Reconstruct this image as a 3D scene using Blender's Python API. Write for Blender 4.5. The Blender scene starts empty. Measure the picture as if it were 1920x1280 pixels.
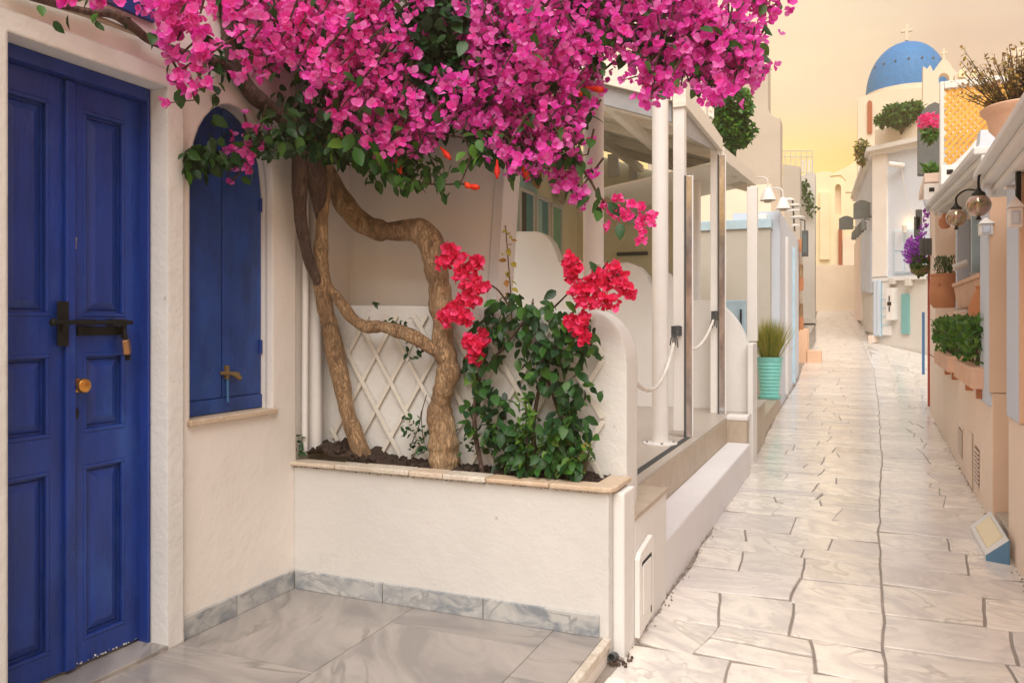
import bpy, bmesh, math, random
import numpy as np
from mathutils import Vector, Matrix, Euler, noise
from mathutils.geometry import tessellate_polygon

random.seed(7)
sc = bpy.context.scene
COL = sc.collection
rad = math.radians

# ------------------------------------------------------------------ camera
EYE = 1.5
F_PX = 1486.0
TH = math.atan(640 / F_PX)
cam_d = bpy.data.cameras.new("camera")
cam_d.sensor_width = 36
cam_d.lens = 36 * F_PX / 1920
cam_d.shift_y = -32 / 1920
cam_d.clip_end = 1500
cam_d.clip_start = .05
cam = bpy.data.objects.new("camera", cam_d)
COL.objects.link(cam)
cam.location = (0, 0, EYE)
cam.rotation_euler = (rad(90), 0, TH)
sc.camera = cam

# ------------------------------------------------------------------ sky and sun
SUN_EL, SUN_AZ = rad(52), rad(163)          # azimuth from +Y, clockwise
sun_dir = Vector((math.sin(SUN_AZ) * math.cos(SUN_EL), math.cos(SUN_AZ) * math.cos(SUN_EL), math.sin(SUN_EL)))
world = bpy.data.worlds.new("World")
sc.world = world
world.use_nodes = True
nt = world.node_tree
nt.nodes.clear()


def N(nt, typ, **kw):
    n = nt.nodes.new(typ)
    for k, v in kw.items():
        if k.startswith('i_'):
            n.inputs[k[2:].replace('_', ' ')].default_value = v
        elif isinstance(k, str) and k[0] == 'I' and k[1:].isdigit():
            n.inputs[int(k[1:])].default_value = v
        else:
            setattr(n, k, v)
    return n


def ramp(nt, stops, interp='LINEAR'):
    r = nt.nodes.new('ShaderNodeValToRGB')
    r.color_ramp.interpolation = interp
    els = r.color_ramp.elements
    while len(els) < len(stops):
        els.new(.5)
    for e, (p, c) in zip(els, stops):
        e.position = p
        e.color = (*c, 1) if len(c) == 3 else c
    return r


tc = N(nt, 'ShaderNodeTexCoord')
sep = N(nt, 'ShaderNodeSeparateXYZ')
nt.links.new(tc.outputs['Generated'], sep.inputs[0])
elev = ramp(nt, [(0, (.96, .47, .07)), (.10, (.93, .47, .08)), (.18, (.84, .49, .20)), (.27, (.66, .50, .45)), (.45, (.68, .60, .58)), (.7, (.70, .64, .62)), (1, (.70, .66, .65))], 'EASE')
nt.links.new(sep.outputs['Z'], elev.inputs[0])
dot = N(nt, 'ShaderNodeVectorMath', operation='DOT_PRODUCT')
nt.links.new(tc.outputs['Generated'], dot.inputs[0])
gd = Vector((math.sin(rad(-8)) * math.cos(rad(16)), math.cos(rad(-8)) * math.cos(rad(16)), math.sin(rad(16))))
dot.inputs[1].default_value = gd
glow = ramp(nt, [(.86, (0, 0, 0)), (.93, (.04, .018, .0)), (.97, (.20, .15, .02)), (1, (.42, .38, .13))], 'EASE')
nt.links.new(dot.outputs['Value'], glow.inputs[0])
cl = N(nt, 'ShaderNodeTexNoise', i_Scale=2.6, i_Detail=5.0, i_Roughness=.5)
mp = N(nt, 'ShaderNodeMapping')
mp.inputs['Scale'].default_value = (1, 1, 4)
nt.links.new(tc.outputs['Generated'], mp.inputs[0])
nt.links.new(mp.outputs[0], cl.inputs['Vector'])
clr = ramp(nt, [(.38, (.91, .89, .92)), (.62, (1.07, 1.06, 1.03))])
nt.links.new(cl.outputs['Fac'], clr.inputs[0])
add = N(nt, 'ShaderNodeMix', data_type='RGBA', blend_type='ADD')
add.inputs[0].default_value = 1
nt.links.new(elev.outputs[0], add.inputs[6])
nt.links.new(glow.outputs[0], add.inputs[7])
mul = N(nt, 'ShaderNodeMix', data_type='RGBA', blend_type='MULTIPLY')
mul.inputs[0].default_value = 1
nt.links.new(add.outputs[2], mul.inputs[6])
nt.links.new(clr.outputs[0], mul.inputs[7])
bg1 = N(nt, 'ShaderNodeBackground', i_Strength=.54)
nt.links.new(mul.outputs[2], bg1.inputs[0])
nish = N(nt, 'ShaderNodeTexSky', sky_type='NISHITA', sun_disc=False, sun_elevation=SUN_EL, sun_rotation=SUN_AZ)
bg2 = N(nt, 'ShaderNodeBackground', i_Strength=.001)
nt.links.new(nish.outputs[0], bg2.inputs[0])
ads = N(nt, 'ShaderNodeAddShader')
nt.links.new(bg1.outputs[0], ads.inputs[0])
nt.links.new(bg2.outputs[0], ads.inputs[1])
wo = N(nt, 'ShaderNodeOutputWorld')
nt.links.new(ads.outputs[0], wo.inputs[0])

sl = bpy.data.lights.new("sun", 'SUN')
sl.energy = 2.0
sl.angle = rad(55)
sl.color = (1, .96, .89)
sun = bpy.data.objects.new("sun", sl)
COL.objects.link(sun)
sun.rotation_euler = sun_dir.to_track_quat('Z', 'Y').to_euler()

vs = sc.view_settings
vs.view_transform = 'Standard'
vs.look = 'None'
vs.exposure = 1.07
vs.gamma = 1
vs.use_curve_mapping = False
sc.cycles.max_bounces = 8
sc.cycles.diffuse_bounces = 5
sc.cycles.transparent_max_bounces = 6
sc.cycles.use_denoising = True

# ------------------------------------------------------------------ where a sight line meets a plane of the place
S_, C_ = math.sin(TH), math.cos(TH)


def ray(px, py):
    a = (px - 960) / F_PX
    return Vector((-S_ + C_ * a, C_ + S_ * a, (608 - py) / F_PX))


def onX(px, py, X):
    d = ray(px, py)
    return Vector((0, 0, EYE)) + d * (X / d.x)


def onY(px, py, Y):
    d = ray(px, py)
    return Vector((0, 0, EYE)) + d * (Y / d.y)


def onZ(px, py, Z):
    d = ray(px, py)
    return Vector((0, 0, EYE)) + d * ((Z - EYE) / d.z)


def onL(px, py, p0, p1):                     # vertical plane through two ground points
    d = ray(px, py)
    n = Vector((p1[1] - p0[1], p0[0] - p1[0]))
    t = (n.x * p0[0] + n.y * p0[1]) / (n.x * d.x + n.y * d.y)
    return Vector((0, 0, EYE)) + d * t


def street_z(Y):
    if Y < 10:
        return 0.0
    if Y < 45:
        return .0018 * (Y - 10) ** 2
    return 2.205 + .126 * (Y - 45)


# ------------------------------------------------------------------ materials
MATS = {}


def mat(name):
    m = bpy.data.materials.new(name)
    m.use_nodes = True
    t = m.node_tree
    t.nodes.clear()
    out = N(t, 'ShaderNodeOutputMaterial')
    b = N(t, 'ShaderNodeBsdfPrincipled')
    t.links.new(b.outputs[0], out.inputs[0])
    MATS[name] = m
    return m, t, b, out


def obj_coord(t, scale=1.0, sc3=None):
    g = N(t, 'ShaderNodeNewGeometry')
    m = N(t, 'ShaderNodeMapping')
    m.inputs['Scale'].default_value = sc3 or (scale,) * 3
    t.links.new(g.outputs['Position'], m.inputs[0])
    return m.outputs[0]


def ramp_out(t, sock, a, b_):
    r = ramp(t, [(a, (0, 0, 0)), (b_, (1, 1, 1))])
    t.links.new(sock, r.inputs[0])
    return r.outputs[0]


def plaster(name, col, var=.06, bump=.25, rough=.85, dirt=.0, bev=.018, scale=1.0):
    m, t, b, o = mat(name)
    v = obj_coord(t, scale)
    n1 = N(t, 'ShaderNodeTexNoise', i_Scale=1.1, i_Detail=5.0, i_Roughness=.6)
    n2 = N(t, 'ShaderNodeTexNoise', i_Scale=5.0, i_Detail=6.0, i_Roughness=.62)
    n3 = N(t, 'ShaderNodeTexNoise', i_Scale=70.0, i_Detail=3.0)
    for n in (n1, n2, n3):
        t.links.new(v, n.inputs['Vector'])
    c0 = tuple(c * (1 - var) for c in col)
    c1 = tuple(min(.95, c * (1 + var * .6)) for c in col)
    r = ramp(t, [(.32, c0), (.68, c1)])
    t.links.new(n1.outputs['Fac'], r.inputs[0])
    last = r.outputs[0]
    if dirt > 0:
        ms = N(t, 'ShaderNodeTexMusgrave') if False else N(t, 'ShaderNodeTexNoise', i_Scale=9.0, i_Detail=8.0, i_Roughness=.72)
        t.links.new(obj_coord(t, 1, (1, 1, .35)), ms.inputs['Vector'])
        rr = ramp(t, [(.60, (0, 0, 0)), (.78, (1, 1, 1))])
        t.links.new(ms.outputs['Fac'], rr.inputs[0])
        mm = N(t, 'ShaderNodeMath', operation='MULTIPLY')
        mm.inputs[1].default_value = dirt
        t.links.new(rr.outputs[0], mm.inputs[0])
        mx = N(t, 'ShaderNodeMix', data_type='RGBA')
        t.links.new(mm.outputs[0], mx.inputs[0])
        t.links.new(last, mx.inputs[6])
        mx.inputs[7].default_value = (.42, .36, .28, 1)
        last = mx.outputs[2]
    if dirt > 0:
        vs_ = N(t, 'ShaderNodeTexNoise', i_Scale=16.0, i_Detail=3.0)
        t.links.new(obj_coord(t, 1, (1, 1, .6)), vs_.inputs['Vector'])
        sp_ = ramp(t, [(.735, (0, 0, 0)), (.77, (1, 1, 1))])
        t.links.new(vs_.outputs['Fac'], sp_.inputs[0])
        cr_ = N(t, 'ShaderNodeTexNoise', i_Scale=.7, i_Detail=9.0, i_Roughness=.62)
        t.links.new(v, cr_.inputs['Vector'])
        cr2 = ramp(t, [(.4975, (0, 0, 0)), (.5, (.35, .35, .35)), (.5025, (0, 0, 0))])
        t.links.new(cr_.outputs['Fac'], cr2.inputs[0])
        cm_ = N(t, 'ShaderNodeMath', operation='MULTIPLY')
        t.links.new(cr2.outputs[0], cm_.inputs[0])
        t.links.new(ramp_out(t, n1.outputs['Fac'], .5, .62), cm_.inputs[1])
        mxx = N(t, 'ShaderNodeMath', operation='MAXIMUM')
        t.links.new(sp_.outputs[0], mxx.inputs[0])
        t.links.new(cm_.outputs[0], mxx.inputs[1])
        mm2 = N(t, 'ShaderNodeMath', operation='MULTIPLY')
        mm2.inputs[1].default_value = .55
        t.links.new(mxx.outputs[0], mm2.inputs[0])
        mx2 = N(t, 'ShaderNodeMix', data_type='RGBA')
        t.links.new(mm2.outputs[0], mx2.inputs[0])
        t.links.new(last, mx2.inputs[6])
        mx2.inputs[7].default_value = (.36, .30, .24, 1)
        last = mx2.outputs[2]
    t.links.new(last, b.inputs['Base Color'])
    b.inputs['Roughness'].default_value = rough
    b.inputs['Specular IOR Level'].default_value = .25
    ad = N(t, 'ShaderNodeMath', operation='MULTIPLY_ADD')
    ad.inputs[1].default_value = .12
    t.links.new(n3.outputs['Fac'], ad.inputs[0])
    t.links.new(n2.outputs['Fac'], ad.inputs[2])
    bp = N(t, 'ShaderNodeBump', i_Strength=min(1, bump * 1.5), i_Distance=.02)
    t.links.new(ad.outputs[0], bp.inputs['Height'])
    if bev:
        bv = N(t, 'ShaderNodeBevel', samples=4, i_Radius=bev)
        t.links.new(bv.outputs[0], bp.inputs['Normal'])
    t.links.new(bp.outputs[0], b.inputs['Normal'])
    return m


def paint(name, col, rough=.45, var=.12, bump=.08, metal=0.0, spec=.4, grain=None, bev=.004, chalk=None):
    m, t, b, o = mat(name)
    v = obj_coord(t, 1, grain)
    n1 = N(t, 'ShaderNodeTexNoise', i_Scale=6.0, i_Detail=6.0, i_Roughness=.65)
    t.links.new(v, n1.inputs['Vector'])
    r = ramp(t, [(.3, tuple(c * (1 - var) for c in col)), (.7, tuple(min(1, c * (1 + var)) for c in col))])
    t.links.new(n1.outputs['Fac'], r.inputs[0])
    lastc = r.outputs[0]
    if chalk:
        for sc3, lim, amt in (((2, 2, 22), .68, .35), ((30, 30, 4), .72, .30), ((1.2, 1.2, .8), .60, .30)):
            nc = N(t, 'ShaderNodeTexNoise', i_Scale=3.0, i_Detail=7.0, i_Roughness=.7)
            t.links.new(obj_coord(t, 1, sc3), nc.inputs['Vector'])
            rc_ = ramp(t, [(lim - .04, (0, 0, 0)), (lim + .08, (1, 1, 1))])
            t.links.new(nc.outputs['Fac'], rc_.inputs[0])
            ma = N(t, 'ShaderNodeMath', operation='MULTIPLY')
            ma.inputs[1].default_value = amt
            t.links.new(rc_.outputs[0], ma.inputs[0])
            mc = N(t, 'ShaderNodeMix', data_type='RGBA')
            t.links.new(ma.outputs[0], mc.inputs[0])
            t.links.new(lastc, mc.inputs[6])
            mc.inputs[7].default_value = (*chalk, 1)
            lastc = mc.outputs[2]
    t.links.new(lastc, b.inputs['Base Color'])
    b.inputs['Roughness'].default_value = rough
    b.inputs['Metallic'].default_value = metal
    b.inputs['Specular IOR Level'].default_value = spec
    n2 = N(t, 'ShaderNodeTexNoise', i_Scale=40.0, i_Detail=4.0)
    t.links.new(v, n2.inputs['Vector'])
    bp = N(t, 'ShaderNodeBump', i_Strength=bump, i_Distance=.01)
    t.links.new(n2.outputs['Fac'], bp.inputs['Height'])
    if bev:
        bv = N(t, 'ShaderNodeBevel', samples=4, i_Radius=bev)
        t.links.new(bv.outputs[0], bp.inputs['Normal'])
    t.links.new(bp.outputs[0], b.inputs['Normal'])
    return m


def marble(name, base, vein, rough=.3, spec=.5, scale=1.0, amount=.6, objvar=.12, bump=.15, stretch=(1, 1, 1), warm=None, bev=.006):
    """veined stone whose pattern is shifted for every object"""
    m, t, b, o = mat(name)
    g = N(t, 'ShaderNodeNewGeometry')
    oi = N(t, 'ShaderNodeObjectInfo')
    off = N(t, 'ShaderNodeVectorMath', operation='SCALE')
    off.inputs[0].default_value = (37, 53, 11)
    t.links.new(oi.outputs['Random'], off.inputs['Scale'])
    ad = N(t, 'ShaderNodeVectorMath', operation='ADD')
    t.links.new(g.outputs['Position'], ad.inputs[0])
    t.links.new(off.outputs[0], ad.inputs[1])
    mpn = N(t, 'ShaderNodeMapping')
    mpn.inputs['Scale'].default_value = tuple(scale * s for s in stretch)
    t.links.new(ad.outputs[0], mpn.inputs[0])
    ang = N(t, 'ShaderNodeMath', operation='MULTIPLY')
    ang.inputs[1].default_value = 2.2
    t.links.new(oi.outputs['Random'], ang.inputs[0])
    cmb = N(t, 'ShaderNodeCombineXYZ')
    t.links.new(ang.outputs[0], cmb.inputs[2])
    t.links.new(cmb.outputs[0], mpn.inputs['Rotation'])
    n1 = N(t, 'ShaderNodeTexNoise', i_Scale=1.6, i_Detail=8.0, i_Roughness=.62, i_Distortion=1.2)
    n2 = N(t, 'ShaderNodeTexNoise', i_Scale=4.5, i_Detail=9.0, i_Roughness=.7, i_Distortion=2.2)
    n3 = N(t, 'ShaderNodeTexNoise', i_Scale=60.0, i_Detail=4.0)
    for n in (n1, n2):
        t.links.new(mpn.outputs[0], n.inputs['Vector'])
    t.links.new(g.outputs['Position'], n3.inputs['Vector'])
    r1 = ramp(t, [(.33, tuple(.6 * v + .4 * c for v, c in zip(vein, base))), (.55, base), (.75, tuple(min(.92, c * 1.08) for c in base))])
    t.links.new(n1.outputs['Fac'], r1.inputs[0])
    ve = ramp(t, [(.455, (0, 0, 0)), (.49, (1, 1, 1)), (.51, (1, 1, 1)), (.56, (0, 0, 0))])
    t.links.new(n2.outputs['Fac'], ve.inputs[0])
    am = N(t, 'ShaderNodeMath', operation='MULTIPLY')
    am.inputs[1].default_value = amount
    t.links.new(ve.outputs[0], am.inputs[0])
    mx = N(t, 'ShaderNodeMix', data_type='RGBA')
    t.links.new(am.outputs[0], mx.inputs[0])
    t.links.new(r1.outputs[0], mx.inputs[6])
    mx.inputs[7].default_value = (*vein, 1)
    last = mx.outputs[2]
    hv = N(t, 'ShaderNodeHueSaturation')
    mr = N(t, 'ShaderNodeMapRange')
    mr.inputs['To Min'].default_value = 1 - objvar
    mr.inputs['To Max'].default_value = 1 + objvar * .5
    t.links.new(oi.outputs['Random'], mr.inputs[0])
    t.links.new(mr.outputs[0], hv.inputs['Value'])
    t.links.new(last, hv.inputs['Color'])
    last = hv.outputs[0]
    if warm:
        wn = N(t, 'ShaderNodeMath', operation='FRACT')
        wm = N(t, 'ShaderNodeMath', operation='MULTIPLY')
        wm.inputs[1].default_value = 7.3
        t.links.new(oi.outputs['Random'], wm.inputs[0])
        t.links.new(wm.outputs[0], wn.inputs[0])
        w2 = N(t, 'ShaderNodeMath', operation='MULTIPLY')
        w2.inputs[1].default_value = .5
        t.links.new(wn.outputs[0], w2.inputs[0])
        mw = N(t, 'ShaderNodeMix', data_type='RGBA')
        t.links.new(w2.outputs[0], mw.inputs[0])
        t.links.new(last, mw.inputs[6])
        mw.inputs[7].default_value = (*warm, 1)
        last = mw.outputs[2]
    t.links.new(last, b.inputs['Base Color'])
    rr = N(t, 'ShaderNodeMapRange')
    rr.inputs['To Min'].default_value = rough * .75
    rr.inputs['To Max'].default_value = rough * 1.35
    t.links.new(n2.outputs['Fac'], rr.inputs[0])
    t.links.new(rr.outputs[0], b.inputs['Roughness'])
    b.inputs['Specular IOR Level'].default_value = spec
    hs = N(t, 'ShaderNodeMath', operation='MULTIPLY_ADD')
    hs.inputs[1].default_value = .15
    t.links.new(n3.outputs['Fac'], hs.inputs[0])
    t.links.new(n2.outputs['Fac'], hs.inputs[2])
    bp = N(t, 'ShaderNodeBump', i_Strength=bump, i_Distance=.012)
    t.links.new(hs.outputs[0], bp.inputs['Height'])
    if bev:
        bv = N(t, 'ShaderNodeBevel', samples=4, i_Radius=bev)
        t.links.new(bv.outputs[0], bp.inputs['Normal'])
    t.links.new(bp.outputs[0], b.inputs['Normal'])
    return m


def petal(name, c0, c1, c2, trans=.35, rough=.6):
    m, t, b, o = mat(name)
    g = N(t, 'ShaderNodeNewGeometry')
    oi = N(t, 'ShaderNodeObjectInfo')
    ad = N(t, 'ShaderNodeMath', operation='ADD')
    t.links.new(g.outputs['Random Per Island'], ad.inputs[0])
    t.links.new(oi.outputs['Random'], ad.inputs[1])
    fr = N(t, 'ShaderNodeMath', operation='FRACT')
    t.links.new(ad.outputs[0], fr.inputs[0])
    r = ramp(t, [(0, c0), (.5, c1), (1, c2)])
    t.links.new(fr.outputs[0], r.inputs[0])
    t.links.new(r.outputs[0], b.inputs['Base Color'])
    b.inputs['Roughness'].default_value = rough
    b.inputs['Specular IOR Level'].default_value = .3
    nz = N(t, 'ShaderNodeTexNoise', i_Scale=90.0, i_Detail=2.0)
    t.links.new(g.outputs['Position'], nz.inputs['Vector'])
    bp = N(t, 'ShaderNodeBump', i_Strength=.35, i_Distance=.004)
    t.links.new(nz.outputs['Fac'], bp.inputs['Height'])
    t.links.new(bp.outputs[0], b.inputs['Normal'])
    tr = N(t, 'ShaderNodeBsdfTranslucent')
    t.links.new(r.outputs[0], tr.inputs[0])
    mx = N(t, 'ShaderNodeMixShader')
    mx.inputs[0].default_value = trans
    t.links.new(b.outputs[0], mx.inputs[1])
    t.links.new(tr.outputs[0], mx.inputs[2])
    t.links.new(mx.outputs[0], o.inputs[0])
    return m


def bark(name, c0, c1, c2, scale=1.0):
    m, t, b, o = mat(name)
    v = obj_coord(t, scale, (scale * 1.6, scale * 1.6, scale * .55))
    n1 = N(t, 'ShaderNodeTexNoise', i_Scale=14.0, i_Detail=9.0, i_Roughness=.72, i_Distortion=.6)
    n2 = N(t, 'ShaderNodeTexNoise', i_Scale=3.5, i_Detail=6.0)
    vo = N(t, 'ShaderNodeTexVoronoi', i_Scale=34.0)
    for n in (n1, n2, vo):
        t.links.new(v, n.inputs['Vector'])
    r = ramp(t, [(.28, c0), (.5, c1), (.72, c2)])
    ad = N(t, 'ShaderNodeMath', operation='MULTIPLY_ADD')
    ad.inputs[1].default_value = .5
    t.links.new(n1.outputs['Fac'], ad.inputs[0])
    hf = N(t, 'ShaderNodeMath', operation='MULTIPLY')
    hf.inputs[1].default_value = .5
    t.links.new(n2.outputs['Fac'], hf.inputs[0])
    t.links.new(hf.outputs[0], ad.inputs[2])
    t.links.new(ad.outputs[0], r.inputs[0])
    ck = N(t, 'ShaderNodeTexVoronoi', feature='DISTANCE_TO_EDGE', i_Scale=30.0)
    wv = N(t, 'ShaderNodeMix', data_type='RGBA', blend_type='LINEAR_LIGHT')
    wv.inputs[0].default_value = .10
    t.links.new(obj_coord(t, scale, (scale * 2.4, scale * 2.4, scale * .42)), wv.inputs[6])
    t.links.new(n1.outputs['Color'], wv.inputs[7])
    t.links.new(wv.outputs[2], ck.inputs['Vector'])
    ckr = ramp(t, [(0, (0, 0, 0)), (.07, (1, 1, 1))])
    t.links.new(ck.outputs['Distance'], ckr.inputs[0])
    ckm = N(t, 'ShaderNodeMix', data_type='RGBA', blend_type='MULTIPLY')
    ckm.inputs[0].default_value = .2
    t.links.new(r.outputs[0], ckm.inputs[6])
    t.links.new(ckr.outputs[0], ckm.inputs[7])
    t.links.new(ckm.outputs[2], b.inputs['Base Color'])
    b.inputs['Roughness'].default_value = .85
    a2 = N(t, 'ShaderNodeMath', operation='MULTIPLY_ADD')
    a2.inputs[1].default_value = .4
    t.links.new(vo.outputs['Distance'], a2.inputs[0])
    t.links.new(n1.outputs['Fac'], a2.inputs[2])
    a3 = N(t, 'ShaderNodeMath', operation='MULTIPLY_ADD')
    a3.inputs[1].default_value = .22
    t.links.new(ckr.outputs[0], a3.inputs[0])
    t.links.new(a2.outputs[0], a3.inputs[2])
    bp = N(t, 'ShaderNodeBump', i_Strength=1.0, i_Distance=.03)
    t.links.new(a3.outputs[0], bp.inputs['Height'])
    t.links.new(bp.outputs[0], b.inputs['Normal'])
    return m


M_cream = plaster('limewash_cream', (.82, .78, .735), dirt=.10, bump=.3)
M_white = plaster('limewash_white', (.76, .745, .73), dirt=.06, bump=.22)
M_whiteclean = plaster('white_paint', (.82, .80, .77), bump=.06, var=.03, bev=.008)
M_reveal = plaster('reveal_white', (.73, .72, .70), dirt=.12, bump=.4)
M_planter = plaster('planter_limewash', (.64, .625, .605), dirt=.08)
M_bright = plaster('bright_limewash', (.88, .84, .79), dirt=.05)
M_mauve = plaster('bench_white', (.75, .73, .75), dirt=.05)
M_beige = plaster('beige_plaster', (.76, .67, .55))
M_peach = plaster('peach_plaster', (.90, .77, .62))
M_pink = plaster('pink_plaster', (.88, .73, .61), dirt=.1)
M_pinkpale = plaster('pale_pink_plaster', (.86, .72, .63), dirt=.06)
M_orange = plaster('orange_plaster', (.80, .55, .39), dirt=.04)
M_grey = plaster('grey_plaster', (.64, .61, .57), dirt=.15)
M_yellow = plaster('yellow_plaster', (.92, .80, .55))
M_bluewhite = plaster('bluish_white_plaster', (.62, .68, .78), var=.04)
M_greybeige = plaster('grey_beige_plaster', (.62, .58, .51), dirt=.12)
M_tower = plaster('tower_plaster', (.54, .49, .43))
M_lowhouse = plaster('low_house_plaster', (.56, .53, .48))
M_rust = paint('rust_red', (.36, .09, .04))
M_nicheteal = plaster('niche_teal', (.18, .42, .42))
M_aqua = plaster('aqua_plaster', (.46, .70, .70))
M_cafe = plaster('pale_green_yellow_plaster', (.86, .82, .62))
M_teal = paint('teal_paint', (.12, .34, .38))
M_green = paint('green_paint', (.25, .52, .38))
M_blue = paint('blue_door_paint', (.009, .040, .25), rough=.34, var=.26, grain=(2, 2, .5), bump=.2, chalk=(.035, .12, .42))
M_bluedk = paint('blue_frame_paint', (.012, .040, .24), rough=.38, var=.2, grain=(3, 3, .4), bump=.12)
M_shutter = paint('blue_shutter_paint', (.012, .052, .24), rough=.4, var=.35, grain=(1.5, 1.5, .6), bump=.2, chalk=(.05, .12, .32))
M_paleblue = paint('pale_blue_paint', (.50, .68, .80))
M_midblue = paint('mid_blue_paint', (.05, .16, .34))
M_dome = paint('dome_blue', (.014, .19, .50), rough=.55, var=.2, spec=.25)
M_red = paint('red_paint', (.42, .06, .05))
M_black = paint('black_iron', (.010, .010, .011), rough=.55, spec=.2)
M_dark = paint('dark_grey', (.07, .075, .08), rough=.6)
M_signdark = paint('dark_sign', (.13, .14, .14), rough=.7)
M_brass = paint('brass', (.62, .30, .07), rough=.3, metal=.9, var=.25)
M_chrome = paint('chrome', (.60, .61, .68), rough=.14, metal=.9, var=.55, grain=(1, 1, .35))
M_steel = paint('steel', (.5, .5, .5), rough=.3, metal=1.0)
M_terra = paint('terracotta', (.56, .23, .11), rough=.8, bump=.2)
M_terrapale = paint('pale_terracotta', (.74, .46, .32), rough=.8, bump=.2)
M_tealpot = paint('turquoise_glaze', (.22, .64, .60), rough=.3, var=.06)
M_wood = paint('white_wood', (.82, .78, .70), rough=.6, grain=(.4, 6, 6), bump=.2, var=.1)
M_whitepaint = paint('white_metal', (.80, .78, .76), rough=.4, var=.03, bump=.03)
M_slat = paint('white_slat', (.72, .68, .61), rough=.6, var=.08)
M_yslat = paint('yellow_slat', (.78, .42, .08), rough=.6, var=.12)
M_tan = marble('tan_stone', (.50, .41, .32), (.36, .29, .22), rough=.45, amount=.4, stretch=(1, 1, .5))
M_tile = plaster('terrace_tile', (.46, .40, .35), bump=.08, rough=.35, bev=0)
M_soil = plaster('dark_soil', (.055, .035, .028), var=.5, bump=1.0, bev=0, scale=4)
M_mortar = plaster('street_mortar', (.34, .295, .26), var=.25, bump=.8, bev=0, scale=3)
M_ground = plaster('ground_dust', (.45, .38, .30), bev=0)


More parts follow.
